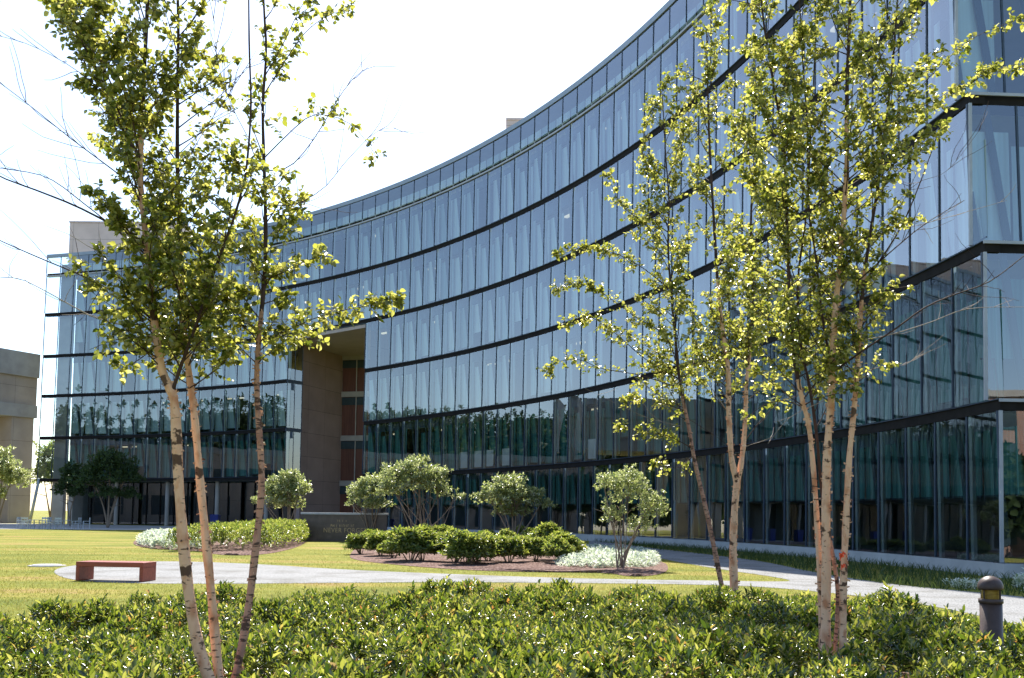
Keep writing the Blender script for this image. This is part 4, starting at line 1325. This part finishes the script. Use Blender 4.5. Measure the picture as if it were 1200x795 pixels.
SHR += [(447, 653), (498, 660), (538, 664), (576, 660), (613, 657), (648, 663), (478, 646), (521, 648), (556, 647), (598, 647), (626, 646), (672, 655)]
for i, (px, py) in enumerate(SHR):
    x, y = G(px, py)
    x += random.uniform(-0.25, 0.25); y += random.uniform(-0.3, 0.3)
    fm, sm_ = shrub_meshes[i % 4]
    r_ = empty('laurel_shrub', (x, y + 0.45, 0.02), None, None, rz=random.uniform(0, 6.28))
    tag(r_, 'low rounded glossy evergreen shrub in the mulch bed before the facade', 'shrub', 'rounded shrubs in the mulch bed')
    s_ = random.uniform(0.80, 1.36) if px > 470 else random.uniform(0.85, 1.08); r_.scale = (s_ * random.uniform(0.85, 1.3), s_, s_ * random.uniform(0.74, 0.95))
    for nm, me in (('foliage', fm), ('stems', sm_)):
        c = bpy.data.objects.new(nm, me); C.objects.link(c); c.parent = r_

# clipped hedge beside the sign wall
hx = [Vector((-13.6, 38.6)), Vector((-9.6, 39.2)), Vector((-9.8, 45)), Vector((-10.9, 53.6)), Vector((-13.4, 53.6)), Vector((-13.6, 45))]
me = hedge_leaves(hx, 75, lambda x, y: 0.98 + 0.012 * (y - 39) + 0.07 * np.sin(x * 3) * np.sin(y * 2.1), 7, 0.13, 0.052, M['leaf_laurel'], 'hedge', edge=0.5, lower=0.45, jit=0.08)
o = link('hedge', me); tag(o, 'low broad evergreen hedge running up to the granite sign wall', 'hedge')


def small_tree(name, label, base, blobs, stems, mat, n, L, Wd, nl=6, seed=1, cat='tree', el=(10, 70)):
    """blobs: (dx, dy, z, rx, ry, rz) lobes of the crown; sprays of leaves through each"""
    root = empty(name, (base[0], base[1], 0), label, cat)
    PP, DD = [], []
    vol = [b_[3] * b_[4] * b_[5] for b_ in blobs]
    for i, b_ in enumerate(blobs):
        k = max(10, int(n * vol[i] / sum(vol)))
        p, d = dome_shoots(k, b_[3], b_[4], b_[5], 0, lump=0.22, shell=0.25, seed=seed * 10 + i)
        PP.append(p + np.array([base[0] + b_[0], base[1] + b_[1], b_[2]])); DD.append(d)
    p = np.concatenate(PP); d = np.concatenate(DD)
    a = shoots(p, d, nl, L, Wd, el=el, along=L * 0.8)
    link('crown', leaves_mesh('crown', *a, mat, fold=0.18, curl=0.18), root)
    mb = MB()
    bx, by = base
    for (x0, y0, r0) in stems:
        for b_ in blobs:
            if random.random() < (0.85 if len(stems) < 3 else 0.42):
                e = Vector((bx + b_[0] * 0.9 + random.gauss(0, 0.1), by + b_[1] * 0.9, b_[2] + 0.1))
                s0 = Vector((bx + x0, by + y0, -0.05))
                mid = s0.lerp(e, 0.5) + Vector((random.gauss(0, 0.08), random.gauss(0, 0.08), 0.15))
                mb.tube(interp([s0, s0.lerp(mid, 0.4) + Vector((0, 0, 0.15)), mid, e], 10), [r0 * (1 - 0.07 * i) for i in range(11)], 6)
                for _ in range(3):
                    c = mid.lerp(e, random.random()); f_ = c + Vector((random.gauss(0, b_[3] * 0.5), random.gauss(0, b_[4] * 0.5), random.uniform(0.1, b_[5] * 0.8)))
                    mb.tube([c, c.lerp(f_, 0.5) + Vector((0, 0, 0.04)), f_], [r0 * 0.35, r0 * 0.25, r0 * 0.12], 4)
    mb.build('trunk', M['stem'], root)
    return root


def blobs_px(Y, base_x, lst):
    """crown lobes given as (px centre, py centre, px radius x, px radius y) at distance Y"""
    out = []
    for i, (cx, cy, rx, ry) in enumerate(lst):
        c = P(cx, cy, Y); k = Y / F
        out.append((c.x - base_x, random.uniform(-0.3, 0.3) * rx * k, c.z, rx * k, max(rx, ry) * k, ry * k))
    return out


Y = 29.3; bx = G(738, 672)[0]
small_tree('garden_tree', 'small multi-stemmed tree with open rounded crown in the white flowering bed', (bx, Y), blobs_px(Y, bx, [(738, 580, 30, 24), (715, 570, 20, 17), (765, 600, 22, 20), (735, 560, 20, 14), (720, 605, 18, 16), (750, 618, 20, 13), (772, 585, 12, 10), (705, 562, 10, 8)]),
           [(-0.16, 0, 0.022), (0.0, 0.05, 0.03), (0.05, -0.03, 0.018)], M['leaf_vib'], 900, 0.085, 0.042, seed=3)
Y = 57.0; bx = P(338, 600, Y).x
small_tree('viburnum_tree', 'dense grey green shrubby tree behind the low hedge by the sign wall', (bx, Y), blobs_px(Y, bx, [(335, 572, 22, 18), (318, 578, 16, 16), (350, 575, 15, 18), (333, 590, 24, 12), (305, 588, 12, 8), (338, 558, 14, 9)]),
           [(-0.1, 0, 0.05), (0.15, 0, 0.05)], M['leaf_vib'], 750, 0.19, 0.09, seed=4)
Y = 50.0; bx = P(497, 600, Y).x
small_tree('viburnum_tree', 'widest grey green tree of the bed, with many thin bare stems below', (bx, Y), blobs_px(Y, bx, [(490, 568, 30, 20), (470, 556, 24, 16), (510, 560, 20, 18), (488, 545, 20, 11), (520, 578, 16, 13), (455, 575, 18, 16), (540, 585, 9, 7)]),
           [(-0.5, 0, 0.04), (0.0, 0, 0.05), (0.35, 0.1, 0.04), (0.7, 0, 0.035)], M['leaf_vib'], 1000, 0.17, 0.08, seed=5)
Y = 54.0; bx = P(434, 605, Y).x
small_tree('viburnum_tree', 'grey green shrubby tree hanging over the right end of the sign wall', (bx, Y), blobs_px(Y, bx, [(432, 575, 22, 18), (420, 583, 14, 12), (447, 570, 16, 17), (408, 590, 7, 5), (440, 592, 18, 10)]),
           [(0, 0, 0.05), (0.3, 0.1, 0.04)], M['leaf_vib'], 620, 0.18, 0.085, seed=6)
Y = 46.0; bx = P(602, 620, Y).x
small_tree('viburnum_tree', 'round headed tree on one short trunk behind the rounded shrubs', (bx, Y), blobs_px(Y, bx, [(600, 585, 30, 18), (580, 580, 20, 15), (622, 585, 20, 15), (600, 570, 24, 13), (640, 592, 13, 8), (565, 585, 13, 10), (600, 600, 24, 10)]),
           [(0, 0, 0.07)], M['leaf_vib'], 850, 0.17, 0.08, seed=7)
Y = 62.0; bx = P(-4, 600, Y).x
small_tree('viburnum_tree', 'sunlit bushy tree at the left edge before the concrete building', (bx, Y), blobs_px(Y, bx, [(5, 550, 24, 20), (-12, 555, 22, 24), (15, 565, 20, 16), (0, 535, 16, 12), (25, 555, 12, 9), (-10, 580, 22, 10)]),
           [(0, 0, 0.08)], M['leaf_vib'], 900, 0.2, 0.09, seed=8)
Y = 88.0; bx = P(127, 600, Y).x
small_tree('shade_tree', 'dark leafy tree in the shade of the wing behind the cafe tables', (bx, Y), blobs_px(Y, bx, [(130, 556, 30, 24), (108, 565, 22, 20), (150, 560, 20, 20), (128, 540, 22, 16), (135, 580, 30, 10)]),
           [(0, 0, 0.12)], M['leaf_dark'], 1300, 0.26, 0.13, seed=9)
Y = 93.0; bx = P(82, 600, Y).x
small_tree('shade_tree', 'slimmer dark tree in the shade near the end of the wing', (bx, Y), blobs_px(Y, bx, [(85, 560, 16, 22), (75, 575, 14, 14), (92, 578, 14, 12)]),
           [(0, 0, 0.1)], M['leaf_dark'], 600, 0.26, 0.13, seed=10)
Y = 122.0; bx = P(60, 600, Y).x
small_tree('background_tree', 'sunlit tree seen through the glass end of the wing', (bx, Y), blobs_px(Y, bx, [(58, 545, 14, 30), (50, 560, 14, 20), (66, 560, 12, 20)]),
           [(0, 0, 0.15)], M['leaf_laurel'], 700, 0.35, 0.18, seed=12)
Y = 150.0; bx = P(6, 600, Y).x
small_tree('background_tree', 'distant tree top in the opening under the concrete building', (bx, Y), blobs_px(Y, bx, [(4, 545, 22, 26), (20, 560, 14, 18), (-20, 555, 22, 26)]),
           [(0, 0, 0.2)], M['leaf_laurel'], 700, 0.4, 0.2, seed=13)

# white edged ground cover: three patches
def low_patch(name, pts, dens, L, Wd, h, label):
    me = hedge_leaves([Vector(p) for p in pts], dens, lambda x, y: h * (1 + 0.25 * np.sin(x * 4) * np.sin(y * 3.3)), 8, L, Wd, M['leaf_white'], name, edge=0.25, lower=0.3, jit=0.04, el=(0, 55))
    tag(link(name, me), label, 'ground cover', kind='stuff')
low_patch('white_ground_cover', smooth_closed(poly_xy([(648, 662), (660, 667), (700, 668), (745, 667), (775, 663), (770, 655), (735, 648), (690, 646), (672, 652)]), 1), 70, 0.11, 0.05, 0.30, 'white edged ground cover under the small garden tree')
low_patch('white_ground_cover', smooth_closed(poly_xy([(158, 636), (170, 643), (205, 645), (240, 646), (240, 632), (215, 629), (180, 629)]), 1), 40, 0.15, 0.07, 0.42, 'white edged ground cover left of the low hedge')
low_patch('white_ground_cover', smooth_closed([(11.3, 22.6), (12.4, 21.2), (14.2, 21.6), (14.6, 23.4), (12.6, 24.2)], 1), 70, 0.14, 0.06, 0.42, 'white edged plants at the right end beside the bollard')
low_patch('white_ground_cover', smooth_closed([(9.9, 22.9), (10.3, 22.4), (11.0, 22.5), (11.1, 23.0), (10.4, 23.3)], 1), 60, 0.10, 0.045, 0.22, 'small pale border plant by the path near the bollard')

# ---- far woods: only the glass shows them
def woods(pts_fn, n_trees, label, q_=1.0, lf=0.75):
    PP, DD = [], []
    for i in range(n_trees):
        x, y, h = pts_fn(i)
        for j in range(3):
            p, d = dome_shoots(int(190 * q_), h * 0.30, h * 0.30, h * 0.26, 0, lump=0.3, shell=0.5, seed=1000 + i * 3 + j)
            PP.append(p + np.array([x + random.gauss(0, h * 0.16), y + random.gauss(0, h * 0.16), h * (0.30 + 0.22 * j)])); DD.append(d)
    a = shoots(np.concatenate(PP), np.concatenate(DD), 6, lf, lf * 0.7, el=(-10, 60), along=0.6)
    tag(link('woods', leaves_mesh('woods', *a, M['leaf_wood'])), label, 'woods', kind='stuff')
def wf(i):
    a = rad(100 + 170 * (i + random.random()) / 120)      # ring from the left round behind the camera
    r = random.uniform(150, 190)
    return r * math.sin(a - PI / 2 + PI) if False else r * math.cos(a), r * math.sin(a) * 0.85 - 20 if a > rad(150) else r * math.sin(a) * 0.85, random.uniform(13, 21)
def wf2(i):
    a = rad(152 + 215 * (i + random.random()) / 130)
    r = random.uniform(140, 185)
    return r * math.cos(a), r * math.sin(a) * 0.8, random.choice((9, 11, 13, 15, 18)) + random.uniform(-1, 1)
woods(wf2, 130, 'dark wooded skyline mirrored in the lower windows')
def wf3(i):
    return random.uniform(-112, -90), 10 + i * 1.75 + random.uniform(-2, 2) if i < 52 else 10 + i * 1.75, random.choice((18.5, 19.5, 20.5, 21.5)) + random.uniform(-1, 1) + max(0, i - 50) * 0.06
woods(wf3, 86, 'row of dark trees beyond the low concrete wing, mirrored in the glass')
def wf4(i):
    return 18 + i * 3.6 + random.uniform(-1, 1), random.uniform(-30, -24), random.uniform(7, 12)
woods(wf4, 14, 'dark trees before the brick building, mirrored in the end windows')

def wf5(i):
    return random.uniform(-200, -140), 125 + i * 3.4 + random.uniform(-2, 2), random.uniform(9, 12.5)
woods(wf5, 30, 'added unseen tree row beyond the concrete building, darkening the ground floor reflections')  # trees added out of view to darken pale reflections in the ground floor

# ================================================================== BENCH
b1_, b2_, b3_ = Vector((*G(88, 681), 0)), Vector((*G(167, 682.6), 0)), Vector((*G(189, 680.4), 0))
ang_ = math.atan2(b2_.y - b1_.y, b2_.x - b1_.x)
Lb = (b2_ - b1_).length; Db = 0.62; Hb = 0.43
bench = empty('bench', b1_ + Vector((0, 0, 0.006)), 'low red stained timber bench with open middle on the gravel path', 'bench', rz=ang_)
def bev(mb, name, mats, parent):
    o = mb.build(name, mats, parent, world=False)
    md = o.modifiers.new('bevel', 'BEVEL'); md.width = 0.008; md.segments = 2; md.limit_method = 'ANGLE'
    return o
mb = MB(); mb.box(0, Lb, 0, Db, Hb - 0.11, Hb); bev(mb, 'seat', M['bench'], bench)
for x in (0.0, Lb - 0.09):
    mb = MB(); mb.box(x + 0.001, x + 0.089, 0.002, Db - 0.002, 0, Hb - 0.112); bev(mb, 'leg', M['bench'], bench)

# ================================================================== SIGN WALL
s0, s1 = Vector((*G(353, 634.5), 0)), Vector((*G(452, 635.5), 0))
s1.y = s0.y + 0.3
ang_ = math.atan2(s1.y - s0.y, s1.x - s0.x); Ls = (s1 - s0).length; Hs = 1.47
sg = empty('sign_wall', s0, 'long low brown granite sign wall with pale coping and gold lettering', 'sign', rz=ang_)
mb = MB(); mb.box(0, Ls, 0, 0.7, -0.05, Hs); bev(mb, 'wall', M['granite'], sg)
mb = MB(); mb.box(-0.06, Ls + 0.06, -0.06, 0.76, Hs + 0.002, Hs + 0.11); bev(mb, 'coping', M['coping'], sg)
cu = bpy.data.curves.new('lettering', 'FONT'); cu.body = 'NEVER FORGET'; cu.size = 0.36; cu.extrude = 0.01
cu.space_character = 1.12
to = bpy.data.objects.new('lettering', cu); C.objects.link(to); to.parent = sg
cu.materials.append(M['gold'])
to.location = (Ls * 0.255, -0.012, 0.50); to.rotation_euler = (PI / 2, 0, 0); to.scale = (0.86, 1, 1)
# two worn upper lines: strokes too small to read in the photo
mb = MB()
def strokes(x0, x1, z, h):
    x = x0
    while x < x1:
        wd = random.choice((0.03, 0.05, 0.06))
        if random.random() < 0.16: x += 0.09
        mb.box(x, x + 0.022, -0.010, -0.001, z, z + h)
        if random.random() < 0.7: mb.box(x + 0.0225, x + wd, -0.010, -0.001, z + h * random.choice((0, 0.42, 0.82)), z + h * random.choice((0.1, 0.55, 1.0)) + 0.012)
        x += wd + 0.045
strokes(Ls * 0.42, Ls * 0.50, 1.08, 0.11)
strokes(Ls * 0.34, Ls * 0.62, 0.80, 0.13)
mb.build('worn_lettering', M['gold'], sg, world=False)

# ================================================================== BOLLARD LAMP
bp_ = P(1161, 700, 9.0)
bol = empty('bollard_lamp', (bp_.x, bp_.y, 0), 'dome topped bronze bollard lamp with amber lens beside the path', 'bollard')
k = 9.0 / F
zt_ = P(1161, 675, 9.0).z; rb = 13.6 * k
zr = P(1161, 691, 9.0).z; zl_ = P(1161, 703, 9.0).z
lathe([(rb * 0.90, -0.05), (rb * 0.90, zl_ - 0.012), (rb * 0.60, zl_ - 0.012)]).build('post', M['bronze'], bol, world=False)
lathe([(rb * 0.70, zl_ - 0.011), (rb * 0.72, zr + 0.004)]).build('lens', M['lens'], bol, world=False)
lathe([(rb * 0.96, zl_ - 0.03), (rb * 0.985, zl_ - 0.028), (rb * 0.985, zl_ + 0.008), (rb * 0.90, zl_ + 0.010), (rb * 0.905, zl_ - 0.03)]).build('collar', M['bronze'], bol, world=False)
mb = MB()
for i in range(4):
    a = i * PI / 2 + 0.5
    mb.bar((rb * 0.88 * math.cos(a), rb * 0.88 * math.sin(a), zl_ - 0.01), (rb * 0.88 * math.cos(a), rb * 0.88 * math.sin(a), zr + 0.003), 0.012, 0.012, up=Vector((0, 1, 0)))
mb.build('guard_rods', M['bronze'], bol, world=False)
prof = [(rb * 0.6, zr + 0.001), (rb * 1.0, zr), (rb * 1.03, zr + 0.012)] + [(rb * 1.03 * math.cos(t_), zr + 0.02 + (zt_ - zr - 0.02) * math.sin(t_)) for t_ in np.linspace(0, PI / 2 - 0.02, 10)]
lathe(prof, 32).build('dome_cap', M['bronze'], bol, world=False)

# ================================================================== VALVE COVER, BIN, CAFE SET
vx, vy = G(55, 663.5)
vc = empty('utility_cover', (vx, vy, 0), 'round pale utility cover set in the lawn left of the bench', 'cover')
lathe([(0.40, 0.0), (0.40, 0.035), (0.37, 0.045), (0.0, 0.05)], 28).build('lid', M['plinth'], vc, world=False)
lathe([(0.50, 0.0), (0.50, 0.022), (0.405, 0.026), (0.405, 0.01)], 28).build('ring', M['conc_grey'], vc, world=False)

bn = P(252, 612, 86)
bi = empty('recycling_bin', (bn.x, bn.y, 0.01), 'tall blue recycling bin in the shade before the wing', 'bin')
mb = MB(); mb.hexa([(-.31, -.31, .06), (.31, -.31, .06), (.31, .31, .06), (-.31, .31, .06), (-.36, -.36, 1.15), (.36, -.36, 1.15), (.36, .36, 1.15), (-.36, .36, 1.15)]); bev(mb, 'body', M['bin'], bi)
mb = MB(); mb.box(-.40, .40, -.40, .40, 1.155, 1.22); mb.box(-.33, .33, -.33, .33, 1.221, 1.28); bev(mb, 'lid', M['bin'], bi)


def cafe_chair(x, y, rz, label):
    r_ = empty('cafe_chair', (x, y, 0.008), label, 'chair', 'white cafe chairs on the patio', rz=rz)
    mb = MB(); mb.box(-.26, .26, -.26, .26, .43, .46); mb.build('seat', M['chair'], r_, world=False)
    mb = MB(); mb.box(-.26, .26, .235, .262, .80, .92); mb.box(-.26, .26, .236, .261, .60, .68)
    for xx in (-.25, 0, .25): mb.box(xx - .018, xx + .018, .232, .266, .461, .95)
    mb.build('backrest', M['chair'], r_, world=False)
    for xx in (-.24, .24):
        for yy in (-.24, .24):
            mb = MB(); mb.box(xx - .02, xx + .02, yy - .02, yy + .02, 0, .429); mb.build('leg', M['chair'], r_, world=False)
    for xx in (-.28, .28):
        mb = MB(); mb.box(xx - .02, xx + .02, -.24, .23, .64, .67); mb.box(xx - .018, xx + .018, -.24, -.20, .44, .639); mb.build('armrest', M['chair'], r_, world=False)
    return r_


def cafe_table(x, y, label):
    r_ = empty('cafe_table', (x, y, 0.008), label, 'table', 'cafe tables on the patio')
    lathe([(0.0, .70), (.58, .70), (.60, .715), (.60, .73), (0.0, .735)], 24).build('tabletop', M['chair'], r_, world=False)
    for i in range(4):
        a = i * PI / 2 + .4
        mb = MB(); mb.bar((.42 * math.cos(a), .42 * math.sin(a), 0), (.36 * math.cos(a), .36 * math.sin(a), .699), .04, .04, up=Vector((0, 1, 0))); mb.build('leg', M['chair'], r_, world=False)
    return r_


YC = 79.0
xa, xb = P(40, 612, YC).x, P(72, 612, YC).x
cafe_table(xa, YC, 'round white cafe table nearer the left edge')
cafe_table(xb, YC + 0.4, 'round white cafe table nearer the dark tree')
for i, (dx, dy, rz, lb) in enumerate(((-1.0, 0, PI / 2, 'white cafe chair at the far left end of the tables'), (0.95, 0.1, -PI / 2, 'white cafe chair right of the left table, turned to it'),
                                      (-0.2, -0.9, PI, 'white cafe chair with its back to the lawn at the left table'), (0.35, 0.9, 0, 'white cafe chair behind the left table'))):
    cafe_chair(xa + dx, YC + dy, rz, lb)
for i, (dx, dy, rz, lb) in enumerate(((-0.95, 0, PI / 2, 'white cafe chair left of the right table, turned to it'), (1.0, 0.1, -PI / 2, 'white cafe chair right of the right table'),
                                      (0.1, -0.95, PI, 'white cafe chair with its back to the lawn at the right table'), (1.7, 0.3, -PI / 2 + .5, 'white cafe chair standing apart at the right end of the tables'))):
    cafe_chair(xb + dx, YC + 0.4 + dy, rz, lb)
